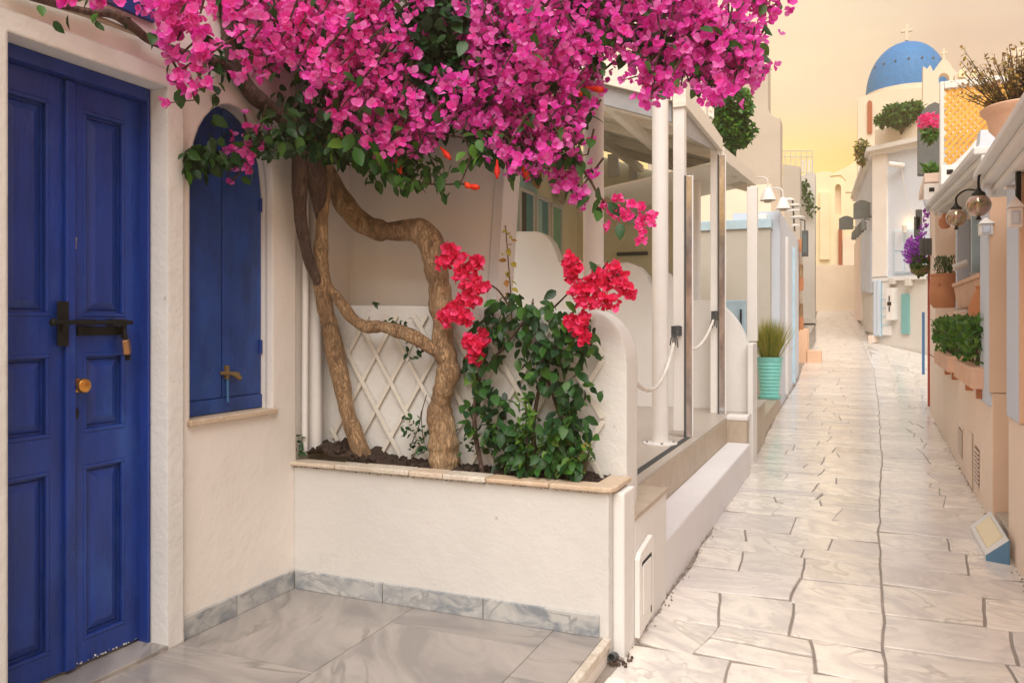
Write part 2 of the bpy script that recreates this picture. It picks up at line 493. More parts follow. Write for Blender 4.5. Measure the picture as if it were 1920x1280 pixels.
def veined(name, base, soft, thin, rough, scale, softness, thin_amt, objvar, stretch, spec=.5, bump=.0, blotch=0.0):
    """polished veined stone: broad cloudy bands and a few thin dark veins, shifted and turned for every piece"""
    m, t, b, o = mat(name)
    g = N(t, 'ShaderNodeNewGeometry')
    oi = N(t, 'ShaderNodeObjectInfo')
    off = N(t, 'ShaderNodeVectorMath', operation='SCALE')
    off.inputs[0].default_value = (37, 53, 11)
    t.links.new(oi.outputs['Random'], off.inputs['Scale'])
    ad = N(t, 'ShaderNodeVectorMath', operation='ADD')
    t.links.new(g.outputs['Position'], ad.inputs[0])
    t.links.new(off.outputs[0], ad.inputs[1])
    rt_n = N(t, 'ShaderNodeVectorRotate', rotation_type='Z_AXIS')
    an = N(t, 'ShaderNodeMath', operation='MULTIPLY_ADD')
    an.inputs[1].default_value = 1.6
    an.inputs[2].default_value = -.3
    t.links.new(oi.outputs['Random'], an.inputs[0])
    t.links.new(an.outputs[0], rt_n.inputs['Angle'])
    t.links.new(ad.outputs[0], rt_n.inputs['Vector'])
    mpn = N(t, 'ShaderNodeMapping')
    mpn.inputs['Scale'].default_value = tuple(scale * q for q in stretch)
    t.links.new(rt_n.outputs[0], mpn.inputs[0])
    n1 = N(t, 'ShaderNodeTexNoise', i_Scale=1.5, i_Detail=5.0, i_Roughness=.55, i_Distortion=1.6)
    n2 = N(t, 'ShaderNodeTexNoise', i_Scale=1.0, i_Detail=4.0, i_Roughness=.5, i_Distortion=.8)
    n3 = N(t, 'ShaderNodeTexNoise', i_Scale=28.0, i_Detail=5.0, i_Roughness=.65)
    for n in (n1, n2):
        t.links.new(mpn.outputs[0], n.inputs['Vector'])
    t.links.new(g.outputs['Position'], n3.inputs['Vector'])
    r1 = ramp(t, [(.36, soft), (.5, tuple(.35 * q + .65 * c for q, c in zip(soft, base))), (.62, base)])
    t.links.new(n1.outputs['Fac'], r1.inputs[0])
    mx0 = N(t, 'ShaderNodeMix', data_type='RGBA')
    mx0.inputs[0].default_value = softness
    mx0.inputs[6].default_value = (*base, 1)
    t.links.new(r1.outputs[0], mx0.inputs[7])
    ve = ramp(t, [(.478, (0, 0, 0)), (.497, (1, 1, 1)), (.503, (1, 1, 1)), (.53, (0, 0, 0))])
    t.links.new(n2.outputs['Fac'], ve.inputs[0])
    am = N(t, 'ShaderNodeMath', operation='MULTIPLY')
    am.inputs[1].default_value = thin_amt
    t.links.new(ve.outputs[0], am.inputs[0])
    brk = N(t, 'ShaderNodeMath', operation='MULTIPLY')
    t.links.new(am.outputs[0], brk.inputs[0])
    br = ramp(t, [(.42, (0, 0, 0)), (.6, (1, 1, 1))])
    t.links.new(n1.outputs['Fac'], br.inputs[0])
    t.links.new(br.outputs[0], brk.inputs[1])
    mx = N(t, 'ShaderNodeMix', data_type='RGBA')
    t.links.new(brk.outputs[0], mx.inputs[0])
    t.links.new(mx0.outputs[2], mx.inputs[6])
    mx.inputs[7].default_value = (*thin, 1)
    last = mx.outputs[2]
    if blotch:
        bl = ramp(t, [(.56, (0, 0, 0)), (.66, (1, 1, 1))])
        t.links.new(n3.outputs['Fac'], bl.inputs[0])
        bm_ = N(t, 'ShaderNodeMath', operation='MULTIPLY')
        bm_.inputs[1].default_value = blotch
        t.links.new(bl.outputs[0], bm_.inputs[0])
        mb2 = N(t, 'ShaderNodeMix', data_type='RGBA')
        t.links.new(bm_.outputs[0], mb2.inputs[0])
        t.links.new(last, mb2.inputs[6])
        mb2.inputs[7].default_value = (*soft, 1)
        last = mb2.outputs[2]
    hv = N(t, 'ShaderNodeHueSaturation')
    mr = N(t, 'ShaderNodeMapRange')
    mr.inputs['To Min'].default_value = 1 - objvar
    mr.inputs['To Max'].default_value = 1.03
    fr = N(t, 'ShaderNodeMath', operation='FRACT')
    f2 = N(t, 'ShaderNodeMath', operation='MULTIPLY')
    f2.inputs[1].default_value = 13.7
    t.links.new(oi.outputs['Random'], f2.inputs[0])
    t.links.new(f2.outputs[0], fr.inputs[0])
    t.links.new(fr.outputs[0], mr.inputs[0])
    t.links.new(mr.outputs[0], hv.inputs['Value'])
    t.links.new(last, hv.inputs['Color'])
    lastc = hv.outputs[0]
    if blotch:
        g1 = N(t, 'ShaderNodeMath', operation='MULTIPLY')
        g1.inputs[1].default_value = 29.3
        t.links.new(oi.outputs['Random'], g1.inputs[0])
        g2 = N(t, 'ShaderNodeMath', operation='FRACT')
        t.links.new(g1.outputs[0], g2.inputs[0])
        g3 = ramp(t, [(.55, (0, 0, 0)), (1, (.75, .75, .75))])
        t.links.new(g2.outputs[0], g3.inputs[0])
        g4 = N(t, 'ShaderNodeMix', data_type='RGBA')
        t.links.new(g3.outputs[0], g4.inputs[0])
        t.links.new(lastc, g4.inputs[6])
        g4.inputs[7].default_value = (.66, .62, .63, 1)
        g5 = N(t, 'ShaderNodeMix', data_type='RGBA', blend_type='MULTIPLY')
        g5.inputs[0].default_value = .15
        t.links.new(g4.outputs[2], g5.inputs[6])
        t.links.new(r1.outputs[0], g5.inputs[7])
        lastc = g5.outputs[2]
    t.links.new(lastc, b.inputs['Base Color'])
    rr = N(t, 'ShaderNodeMapRange')
    rr.inputs['To Min'].default_value = rough * .6
    rr.inputs['To Max'].default_value = rough * 1.6
    t.links.new(n3.outputs['Fac'], rr.inputs[0])
    t.links.new(rr.outputs[0], b.inputs['Roughness'])
    b.inputs['Specular IOR Level'].default_value = spec
    hs = N(t, 'ShaderNodeMath', operation='MULTIPLY_ADD')
    hs.inputs[1].default_value = .22
    t.links.new(n3.outputs['Fac'], hs.inputs[0])
    t.links.new(n1.outputs['Fac'], hs.inputs[2])
    bp = N(t, 'ShaderNodeBump', i_Strength=bump, i_Distance=.012)
    t.links.new(hs.outputs[0], bp.inputs['Height'])
    bv = N(t, 'ShaderNodeBevel', samples=4, i_Radius=.006)
    t.links.new(bv.outputs[0], bp.inputs['Normal'])
    t.links.new(bp.outputs[0], b.inputs['Normal'])
    return m


M_stone = veined('street_marble', (.92, .87, .80), (.60, .56, .56), (.36, .32, .31), .17, 1.9, .62, .5, .17, (1, 1.6, 1), 1.0, .22, .30)
M_marble = veined('grey_marble', (.37, .335, .31), (.21, .19, .185), (.12, .11, .105), .16, 1.0, .8, .6, .06, (.8, 2.2, 1), .6, .01)
M_skirt = veined('skirting_marble', (.50, .50, .49), (.20, .23, .27), (.10, .12, .15), .2, 3.2, .9, .5, .08, (1, 1, 1.6), .5, .02)
M_coping = marble('coping_marble', (.74, .68, .59), (.44, .35, .26), rough=.45, scale=4.0, amount=.5, warm=(.60, .36, .18), bump=.4)
M_bark = bark('bark', (.09, .055, .04), (.46, .28, .15), (.84, .60, .36))
M_barkdark = bark('dark_bark', (.06, .035, .03), (.17, .10, .08), (.32, .22, .17))
M_twig = bark('twig', (.06, .04, .025), (.14, .09, .05), (.22, .15, .08), 3)
M_magenta = petal('magenta_bract', (.78, .035, .44), (.88, .10, .58), (.95, .32, .75), .48)
M_hotpink = petal('hot_pink_bract', (.88, .045, .42), (.93, .12, .56), (.96, .28, .68), .45)
M_crimson = petal('crimson_bract', (.70, .012, .07), (.86, .025, .13), (.92, .09, .28), .36)
M_orangefl = petal('orange_flower', (.60, .015, .008), (.70, .035, .012), (.78, .06, .015), .25)
M_purple = petal('purple_petal', (.30, .03, .50), (.45, .06, .65), (.6, .15, .75), .3)
M_pinkfl = petal('pink_petal', (.8, .03, .25), (.9, .06, .35), (.95, .2, .5), .3)
M_leaf = petal('leaf_green', (.016, .062, .016), (.03, .10, .022), (.07, .17, .03), .25, .36)
M_leafbright = petal('leaf_bright', (.03, .12, .015), (.06, .18, .02), (.13, .24, .03), .3, .4)
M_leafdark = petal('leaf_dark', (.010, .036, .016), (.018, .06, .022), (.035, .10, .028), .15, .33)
M_leafyellow = petal('leaf_yellow', (.30, .22, .03), (.34, .30, .05), (.30, .12, .03), .3, .5)
M_leafdry = petal('leaf_dry', (.16, .09, .04), (.30, .17, .06), (.42, .26, .06), .2, .6)
M_grass = petal('grass_blade', (.14, .22, .03), (.32, .34, .05), (.60, .42, .10), .3, .5)
M_greyscreen = paint('grey_screen', (.36, .37, .39), rough=.5)
M_rope = paint('white_rope', (.78, .74, .68), rough=.9, bump=.6)
M_blind = paint('blind', (.52, .49, .48), rough=.7)
M_lettering = paint('white_lettering', (.75, .77, .8))
M_rubber = paint('dark_rubber', (.05, .055, .06), rough=.7)

m, t, b, o = mat('globe_glass')
v = obj_coord(t, 9)
nn = N(t, 'ShaderNodeTexNoise', i_Scale=1.3, i_Detail=5.0, i_Distortion=1.4)
t.links.new(v, nn.inputs['Vector'])
rr = ramp(t, [(.30, (.10, .12, .06)), (.45, (.30, .22, .10)), (.55, (.45, .24, .20)), (.7, (.55, .45, .30))])
t.links.new(nn.outputs['Fac'], rr.inputs[0])
t.links.new(rr.outputs[0], b.inputs['Base Color'])
b.inputs['Roughness'].default_value = .06
b.inputs['Specular IOR Level'].default_value = 1.0
b.inputs['Coat Weight'].default_value = 1.0
b.inputs['Metallic'].default_value = .55
M_globe = m
m, t, b, o = mat('window_glass')
b.inputs['Base Color'].default_value = (.12, .15, .16, 1)
b.inputs['Roughness'].default_value = .08
M_glass = m
m, t, b, o = mat('canvas')
b.inputs['Base Color'].default_value = (.72, .66, .56, 1)
b.inputs['Roughness'].default_value = .8
M_canvas = m
m, t, b, o = mat('lit_lamp')
b.inputs['Base Color'].default_value = (1, .8, .5, 1)
b.inputs['Emission Color'].default_value = (1, .62, .25, 1)
b.inputs['Emission Strength'].default_value = 1.5
M_lit = m

# ------------------------------------------------------------------ mesh helpers
WPOS = {}                                     # world position of every linked object


class MB:
    def __init__(s):
        s.v, s.f = [], []

    def add(s, vs, fs):
        o = len(s.v)
        s.v += [tuple(v) for v in vs]
        s.f += [tuple(i + o for i in f) for f in fs]
        return s

    def box(s, x0, x1, y0, y1, z0, z1):
        if x0 > x1: x0, x1 = x1, x0
        if y0 > y1: y0, y1 = y1, y0
        if z0 > z1: z0, z1 = z1, z0
        return s.add([(x0, y0, z0), (x1, y0, z0), (x1, y1, z0), (x0, y1, z0), (x0, y0, z1), (x1, y0, z1), (x1, y1, z1), (x0, y1, z1)],
                     [(0, 3, 2, 1), (4, 5, 6, 7), (0, 1, 5, 4), (1, 2, 6, 5), (2, 3, 7, 6), (3, 0, 4, 7)])

    def obox(s, M, sx, sy, sz):
        vs = [M @ Vector((x * sx / 2, y * sy / 2, z * sz / 2)) for x, y, z in
              [(-1, -1, -1), (1, -1, -1), (1, 1, -1), (-1, 1, -1), (-1, -1, 1), (1, -1, 1), (1, 1, 1), (-1, 1, 1)]]
        return s.add(vs, [(0, 3, 2, 1), (4, 5, 6, 7), (0, 1, 5, 4), (1, 2, 6, 5), (2, 3, 7, 6), (3, 0, 4, 7)])

    def bar(s, p, q, w, h):
        p, q = Vector(p), Vector(q)
        d = q - p
        M = Matrix.Translation((p + q) / 2) @ d.to_track_quat('X', 'Z').to_matrix().to_4x4()
        return s.obox(M, d.length, w, h)

    def hexa(s, a, b):
        """two quads (4 points each) joined to a solid"""
        return s.add(list(a) + list(b), [(3, 2, 1, 0), (4, 5, 6, 7), (0, 1, 5, 4), (1, 2, 6, 5), (2, 3, 7, 6), (3, 0, 4, 7)])

    def prism(s, outer, axis, a0, a1, holes=()):
        """2D outline (with holes) in the plane across axis, between a0 and a1"""
        def P(p, a):
            return {'X': (a, p[0], p[1]), 'Y': (p[0], a, p[1]), 'Z': (p[0], p[1], a)}[axis]
        loops = [list(outer)] + [list(h) for h in holes]
        flat = [p for l in loops for p in l]
        n = len(flat)
        tris = tessellate_polygon([[Vector((p[0], p[1], 0)) for p in l] for l in loops])
        fs = [tuple(t) for t in tris] + [tuple(i + n for i in reversed(t)) for t in tris]
        o = 0
        for l in loops:
            k = len(l)
            for i in range(k):
                j = (i + 1) % k
                fs.append((o + i, o + j, o + j + n, o + i + n))
            o += k
        return s.add([P(p, a0) for p in flat] + [P(p, a1) for p in flat], fs)

    def tube(s, pts, rads, n=8, cap=True, wob=0.0, seed=0):
        pts = [Vector(p) for p in pts]
        if not hasattr(rads, '__len__'):
            rads = [rads] * len(pts)
        o = len(s.v)
        up = Vector((0, 0, 1))
        prev = None
        vs, fs = [], []
        for i, p in enumerate(pts):
            d = (pts[min(i + 1, len(pts) - 1)] - pts[max(i - 1, 0)]).normalized()
            if prev is None:
                a = d.orthogonal().normalized()
            else:
                a = (prev - d * prev.dot(d))
                a = a.normalized() if a.length > 1e-6 else d.orthogonal().normalized()
            prev = a
            b = d.cross(a)
            for k in range(n):
                th = 2 * math.pi * k / n
                r = rads[i]
                if wob:
                    q = (a * math.cos(th) + b * math.sin(th))
                    r *= 1 + wob * .55 * noise.noise(Vector((p.x * 4, p.y * 4, p.z * 30 + p.x * 30 + seed))) + wob * noise.noise((p + q * rads[i]) * 9 + Vector((seed, 0, 0))) + wob * .9 * noise.noise((p + q * rads[i]) * 3.2 + Vector((0, seed, 0)))
                vs.append(p + (a * math.cos(th) + b * math.sin(th)) * r)
        for i in range(len(pts) - 1):
            for k in range(n):
                k2 = (k + 1) % n
                fs.append((i * n + k, i * n + k2, (i + 1) * n + k2, (i + 1) * n + k))
        if cap:
            fs.append(tuple(reversed(range(n))))
            fs.append(tuple((len(pts) - 1) * n + k for k in range(n)))
        return s.add(vs, fs)

    def lathe(s, prof, c, n=24, M=None):
        vs, fs = [], []
        c = Vector(c)
        for r, z in prof:
            for k in range(n):
                th = 2 * math.pi * k / n
                p = Vector((r * math.cos(th), r * math.sin(th), z))
                if M:
                    p = M @ p
                vs.append(c + p)
        for i in range(len(prof) - 1):
            for k in range(n):
                k2 = (k + 1) % n
                fs.append((i * n + k, i * n + k2, (i + 1) * n + k2, (i + 1) * n + k))
        fs.append(tuple(reversed(range(n))))
        fs.append(tuple((len(prof) - 1) * n + k for k in range(n)))
        return s.add(vs, fs)

    def ball(s, c, r, n=14, sz=1.0):
        return s.lathe([(max(.0005, r * math.sin(math.pi * i / n)), -r * sz * math.cos(math.pi * i / n)) for i in range(n + 1)], c, n * 2)

    def build(s, name, material, parent=None, smooth=False, origin=None, bevel=0):
        me = bpy.data.meshes.new(name)
        a = np.array(s.v)
        lo, hi = a.min(0), a.max(0)
        if origin is None:
            origin = Vector(((lo[0] + hi[0]) / 2, (lo[1] + hi[1]) / 2, lo[2] if parent is None else (lo[2] + hi[2]) / 2))
        origin = Vector(origin)
        me.from_pydata((a - np.array(origin)).tolist(), [], s.f)
        bm = bmesh.new()
        bm.from_mesh(me)
        bmesh.ops.recalc_face_normals(bm, faces=bm.faces)
        if bevel:
            es = [e for e in bm.edges if len(e.link_faces) == 2 and e.calc_face_angle(0) > .6]
            bmesh.ops.bevel(bm, geom=es, offset=bevel, segments=2, affect='EDGES', profile=.5, clamp_overlap=True)
        bm.to_mesh(me)
        bm.free()
        if smooth:
            me.polygons.foreach_set('use_smooth', [True] * len(me.polygons))
            if smooth != 'all':
                me.set_sharp_from_angle(angle=rad(40))
        me.materials.append(material)
        return link(name, me, parent, origin)


def link(name, data, parent, world):
    ob = bpy.data.objects.new(name, data)
    COL.objects.link(ob)
    world = Vector(world)
    if parent:
        ob.parent = parent
        ob.location = world - WPOS[parent.name]
    else:
        ob.location = world
    WPOS[ob.name] = world
    return ob


def tag(o, label=None, cat=None, group=None, kind=None):
    if label: o['label'] = label
    if cat: o['category'] = cat
    if group: o['group'] = group
    if kind: o['kind'] = kind
    return o


def thing(name, loc, label, cat, group=None):
    return tag(link(name, None, None, loc), label, cat, group)


def copy_tree(o, loc, parent=None):
    c = o.copy()
    COL.objects.link(c)
    if parent:
        c.parent = parent
    else:
        c.location = loc
    for ch in list(o.children):
        copy_tree(ch, None, c)
    return c


def arc(cx, cz, r, a0, a1, n=10, rz=None):
    rz = rz or r
    return [(cx + r * math.cos(rad(a0 + (a1 - a0) * i / n)), cz + rz * math.sin(rad(a0 + (a1 - a0) * i / n))) for i in range(n + 1)]


def smoothpath(pts, n=6):
    pts = [Vector(p) for p in pts]
    out = []
    for i in range(len(pts) - 1):
        p0, p1, p2, p3 = pts[max(i - 1, 0)], pts[i], pts[i + 1], pts[min(i + 2, len(pts) - 1)]
        for k in range(n):
            u = k / n
            out.append(.5 * ((2 * p1) + (p2 - p0) * u + (2 * p0 - 5 * p1 + 4 * p2 - p3) * u * u + (-p0 + 3 * p1 - 3 * p2 + p3) * u ** 3))
    out.append(pts[-1])
    return out


def lerp_list(vals, n=6):
    out = []
    for i in range(len(vals) - 1):
        out += [vals[i] + (vals[i + 1] - vals[i]) * k / n for k in range(n)]
    return out + [vals[-1]]


# ---------------------------------------------------------------- leaves and flowers
def leaf_shape(L=1.0, W=.62, fold=.16, droop=.18):
    """ovate folded leaf along +X, hinge at origin"""
    xs = [0, .22, .52, .8, 1.0]
    ws = [.02, .40, .48, .27, .0]
    vs, fs = [], []
    for x, w in zip(xs, ws):
        z = -droop * x * x * L
        vs += [(x * L, -w * W * L, z + fold * w * L), (x * L, 0, z), (x * L, w * W * L, z + fold * w * L)]
    for i in range(4):
        a = i * 3
        if i < 3:
            fs += [(a, a + 3, a + 4, a + 1), (a + 1, a + 4, a + 5, a + 2)]
        else:
            fs += [(a, a + 4, a + 1), (a + 1, a + 4, a + 2)]
    vs = vs[:13]
    fs = [f for f in fs if max(f) < 15]
    fs2 = []
    for f in fs:
        fs2.append(tuple(13 - 1 if i >= 12 else i for i in f))
    out = []
    for f in fs2:
        g = []
        for i in f:
            if i not in g: g.append(i)
        if len(g) > 2: out.append(tuple(g))
    return vs, out


def flower_shape(seed, r=1.0):
    """three papery bracts round a pale star"""
    rnd = random.Random(seed)
    vs, fs = [], []
    for k in range(3):
        th = 2 * math.pi * k / 3 + rnd.uniform(-.25, .25)
        tilt = rnd.uniform(.25, .95)
        L = r * rnd.uniform(.85, 1.1)
        W = L * rnd.uniform(.40, .50)
        o = len(vs)
        pts = [(0.02, 0, 0), (.3, -.72, .10), (.62, -1, .16), (.88, -.55, .1), (1.02, 0, .0), (.88, .55, .1), (.62, 1, .16), (.3, .72, .10), (.5, 0, -.02)]
        for x, y, z in pts:
            p = Vector((x * L, y * W, z * L + rnd.uniform(-.05, .05) * L))
            p = Matrix.Rotation(-tilt, 3, 'Y') @ p
            p = Matrix.Rotation(th, 3, 'Z') @ p
            vs.append(tuple(p))
        c = o + 8
        ring = [o + i for i in range(8)]
        for i in range(8):
            fs.append((c, ring[i], ring[(i + 1) % 8]))
    return vs, fs


def scatter(name, shape, mats, material, parent):
    """many copies of one shape joined into one mesh"""
    vs, fs = shape
    V = np.array(vs)
    V = np.c_[V, np.ones(len(V))]
    A = np.array([np.array(m) for m in mats])
    P = np.einsum('nij,vj->nvi', A, V)[:, :, :3].reshape(-1, 3)
    lens = [len(f) for f in fs]
    idx = np.array([i for f in fs for i in f])
    n = len(mats)
    allidx = (idx[None, :] + (np.arange(n) * len(vs))[:, None]).ravel()
    tot = np.tile(lens, n)
    start = np.r_[0, np.cumsum(tot)[:-1]]
    origin = P.mean(0)
    me = bpy.data.meshes.new(name)
    me.vertices.add(len(P))
    me.vertices.foreach_set('co', (P - origin).ravel())
    me.loops.add(len(allidx))
    me.loops.foreach_set('vertex_index', allidx)
    me.polygons.add(len(tot))
    me.polygons.foreach_set('loop_start', start)
    me.polygons.foreach_set('loop_total', tot)
    me.update(calc_edges=True)
    me.validate()
    me.polygons.foreach_set('use_smooth', [True] * len(me.polygons))
    me.materials.append(material)
    return tag(link(name, me, parent, origin), kind='stuff')


def singles(name, shape, mats, material, parent):
    """the same shape as separate parts sharing one mesh"""
    me = bpy.data.meshes.new(name)
    me.from_pydata([tuple(v) for v in shape[0]], [], shape[1])
    me.polygons.foreach_set('use_smooth', [True] * len(me.polygons))
    me.materials.append(material)
    pw = WPOS[parent.name]
    for M in mats:
        o = bpy.data.objects.new(name, me)
        COL.objects.link(o)
        o.parent = parent
        M2 = M.copy()
        M2.translation = M.translation - pw
        o.matrix_basis = M2


def near_first(mats):
    return sorted(mats, key=lambda m: (m.translation - Vector((0, 0, EYE))).length / max(.001, m.to_scale().x))


def facing(p, scale, rnd, bias=None, spread=1.0):
    """frame at p with +Z turned towards bias plus a random part"""
    d = Vector((rnd.gauss(0, spread), rnd.gauss(0, spread), rnd.gauss(0, spread)))
    if bias is not None:
        d += bias
    if d.length < 1e-4: d = Vector((0, 0, 1))
    q = d.to_track_quat('Z', 'Y')
    M = Matrix.Translation(p) @ q.to_matrix().to_4x4() @ Matrix.Rotation(rnd.uniform(0, 6.28), 4, 'Z') @ Matrix.Scale(scale, 4)
    return M


def leafmat(p, scale, rnd, out=None, droop=.5):
    """leaf frame: its axis (+X) points outward and down"""
    d = Vector((rnd.gauss(0, .7), rnd.gauss(0, .7), rnd.gauss(-droop, .45)))
    if out is not None:
        d += out
    d.normalize()
    z = Vector((rnd.gauss(0, .4), rnd.gauss(-.45, .4), rnd.gauss(.7, .35)))
    z = (z - d * z.dot(d))
    z = z.normalized() if z.length > 1e-3 else d.orthogonal().normalized()
    y = z.cross(d)
    R = Matrix((d, y, z)).transposed().to_4x4()
    return Matrix.Translation(p) @ R @ Matrix.Scale(scale, 4)


LEAF = leaf_shape()
LEAFLONG = leaf_shape(1, .32, .1, .3)
FLOWERS = [flower_shape(i) for i in range(3)]


def ell(rnd, r):
    while True:
        v = Vector((rnd.uniform(-1, 1), rnd.uniform(-1, 1), rnd.uniform(-1, 1)))
        if v.length <= 1:
            return Vector((v.x * r[0], v.y * r[1], v.z * r[2]))

# =================================================================== THE SETTING
# ground, street bed, paving stones
g = MB()
g.add([(-45, -25, -.25), (45, -25, -.25), (45, 75, -.25), (-45, 75, -.25)], [(0, 1, 2, 3)])
tag(g.build('ground', M_ground), kind='structure')

g = MB()
ys = [-6 + i * 1.0 for i in range(54)]
vsx, fsx = [], []
for y in ys:
    for x in (-2.75 if y > 30 else -1.6, .5, 2.9):
        vsx.append((x, y, street_z(y) + (-.17 * max(0, x - .5) * float(np.interp(y, [16, 26, 32, 36], [0, 1, 1, 0]))) - .0095))
for i in range(len(ys) - 1):
    fsx += [(3 * i, 3 * i + 1, 3 * i + 4, 3 * i + 3), (3 * i + 1, 3 * i + 2, 3 * i + 5, 3 * i + 4)]
g.add(vsx, fsx)
street = tag(g.build('street', M_mortar), kind='structure')

rs = random.Random(21)


def street_left(Y):
    return np.interp(Y, [0, 3.5, 5, 7.5, 10, 14, 20, 23, 32, 41, 46], [-.98, -.96, -.93, -1.0, -1.04, -1.17, -1.2, -1.3, -1.3, -1.7, -1.75])


def street_right(Y):
    return np.interp(Y, [0, 5.5, 7.6, 14, 15.5, 20, 30.5, 32, 39.6, 44, 46], [.95, .95, 1.0, 1.16, 1.35, 1.7, 2.4, .78, .36, .1, .05])


JOINTS = [lambda Y: -.40 + .07 * math.sin(Y * 1.1) - .012 * Y, lambda Y: np.interp(Y, [0, 4, 6.3, 10, 16, 23, 32, 45], [.10, .13, .17, .30, .42, .50, .28, -.5]),
          lambda Y: np.interp(Y, [0, 4, 8, 12, 16, 24, 45], [.60, .62, .72, .80, .95, 1.2, 1.2])]


def cross_fall(x, y):
    return -.17 * max(0.0, x - .5) * float(np.interp(y, [16, 26, 32, 36], [0, 1, 1, 0]))


def wob(x, y, k):
    return .010 * noise.noise(Vector((x * 7, y * 7, k))) + .03 * noise.noise(Vector((x * 2.4, y * 2.4, k + 9)))


stone_faces = []


def stone(x0f, x1f, ya, yb, skew, big):
    """one irregular flagstone as top ring + lower ring"""
    gap = rs.uniform(.0035, .0065)
    gy = rs.uniform(.006, .011)
    ring = []
    n = 5
    for i in range(n):
        u = i / n
        x = x0f(ya) + gap + (x1f(ya) - x0f(ya) - 2 * gap) * u
        ring.append((x, ya + gy + skew * (u - .5)))
    for i in range(4):
        u = i / 4
        y = ya + gy + (yb - ya - 2 * gy) * u
        ring.append((x1f(y) - gap, y + skew * .5))
    for i in range(n):
        u = 1 - i / n
        x = x0f(yb) + gap + (x1f(yb) - x0f(yb) - 2 * gap) * u
        ring.append((x, yb - gy + skew * (u - .5)))
    for i in range(4):
        u = 1 - i / 4
        y = ya + gy + (yb - ya - 2 * gy) * u
        ring.append((x0f(y) + gap, y - skew * .5))
    cx = sum(p[0] for p in ring) / len(ring)
    cy = sum(p[1] for p in ring) / len(ring)
    k = 3.7
    tx, ty, tz = rs.uniform(-.008, .008), rs.uniform(-.008, .008), rs.uniform(-.004, .003)
    top, low, mid = [], [], []
    for i, (x, y) in enumerate(ring):
        dx, dy = wob(x, y, k), wob(y, x, k + 3)
        x, y = x + dx * .6, y + dy * .6
        z = street_z(y) + cross_fall(x, y) + tz + tx * (x - cx) + ty * (y - cy)
        q = .005
        l = math.hypot(x - cx, y - cy)
        top.append((x - (x - cx) / l * q, y - (y - cy) / l * q, z))
        mid.append((x, y, z - .003))
        low.append((x, y, z - .028))
    n = len(ring)
    fs = [tuple(range(n))]
    for i in range(n):
        j = (i + 1) % n
        fs.append((i, n + i, n + j, j))
        fs.append((n + i, 2 * n + i, 2 * n + j, n + j))
    m = MB()
    m.add(top + mid + low, fs)
    return m


pieces = []
far = MB()
J1 = lambda Y: JOINTS[1](Y) + .012 * noise.noise(Vector((Y * 2.2, 4, 0)))


def row_band(fa, fb, splitter):
    y = 1.2 + rs.uniform(0, .4)
    while y < 45.5:
        h = rs.choice((.26, .36, .42, .48, .55)) * rs.uniform(.9, 1.1) * (1.0 if y < 22 else 1.4)
        y2 = y + h
        us = [0] + splitter(y) + [1]
        fns = []
        for u in us:
            sl_ = rs.uniform(-.16, .16) if 0 < u < 1 else 0
            fns.append(lambda Y, u=u, k=sl_, y=y: fa(Y) + (fb(Y) - fa(Y)) * u + k * (Y - y))
        sk = rs.uniform(-.05, .05)
        for a, b in zip(fns[:-1], fns[1:]):
            if b(y) - a(y) < .06:
                continue
            if rs.random() < .16 and y < 16 and b(y) - a(y) > .35:
                m_ = y + h * rs.uniform(.35, .65)
                st = [stone(a, b, y, m_, sk, True), stone(a, b, m_, y2, sk, True)]
            else:
                st = [stone(a, b, y, y2, sk, True)]
            for m in st:
                if len(pieces) < 298 and y < 26:
                    pieces.append(m)
                else:
                    far.add(m.v, m.f)
        y = y2


row_band(street_left, J1, lambda Y: [rs.uniform(.40, .60)] if rs.random() < .42 else ([rs.uniform(.2, .35), rs.uniform(.55, .75)] if rs.random() < .75 else [rs.uniform(.25, .75)]))
row_band(J1, street_right, lambda Y: ([rs.uniform(.52, .66)] if rs.random() < .7 else ([rs.uniform(.35, .8)] if rs.random() < .5 else [])) if street_right(Y) - J1(Y) < 1 else [rs.uniform(.28, .4), rs.uniform(.6, .75)])
for m in pieces:
    m.build('paving_stone', M_stone, street)
tag(far.build('paving_stones', M_stone, street), kind='stuff')

# marble terrace in front of the blue door
TZ = .10
g = MB()
g.box(-3.2, -1.005, -1, 3.72, -.2, TZ - .012)
terrace = tag(g.build('terrace', M_cream), kind='structure')


def slab(x0, x1, y0, y1, z0, z1, name, material, parent, bev=.003):
    return MB().box(x0, x1, y0, y1, z0, z1).build(name, material, parent, bevel=bev)


gp = .0012
tiles = [(-2.90, -2.0, 2.62, 3.42), (-2.90, -2.0, 1.3, 2.62), (-2.90, -2.0, -.6, 1.3), (-2.0, -1.262, 3.20, 3.42), (-2.0, -1.262, 1.9, 3.20), (-2.0, -1.262, .4, 1.9),
         (-1.262, -1.03, 2.9, 3.42), (-1.262, -1.03, 1.7, 2.9), (-1.262, -1.03, .4, 1.7)]
for x0, x1, y0, y1 in tiles:
    slab(x0 + gp, x1 - gp, y0 + gp, y1 - gp, TZ - .012, TZ, 'marble_tile', M_marble, terrace, .0015)
for y0, y1 in ((2.55, 3.42), (1.5, 2.55), (.3, 1.5)):
    slab(-1.03 + gp, -.99, y0 + gp, y1 - gp, TZ - .035, TZ + .002, 'step_nosing', M_coping, terrace, .004)

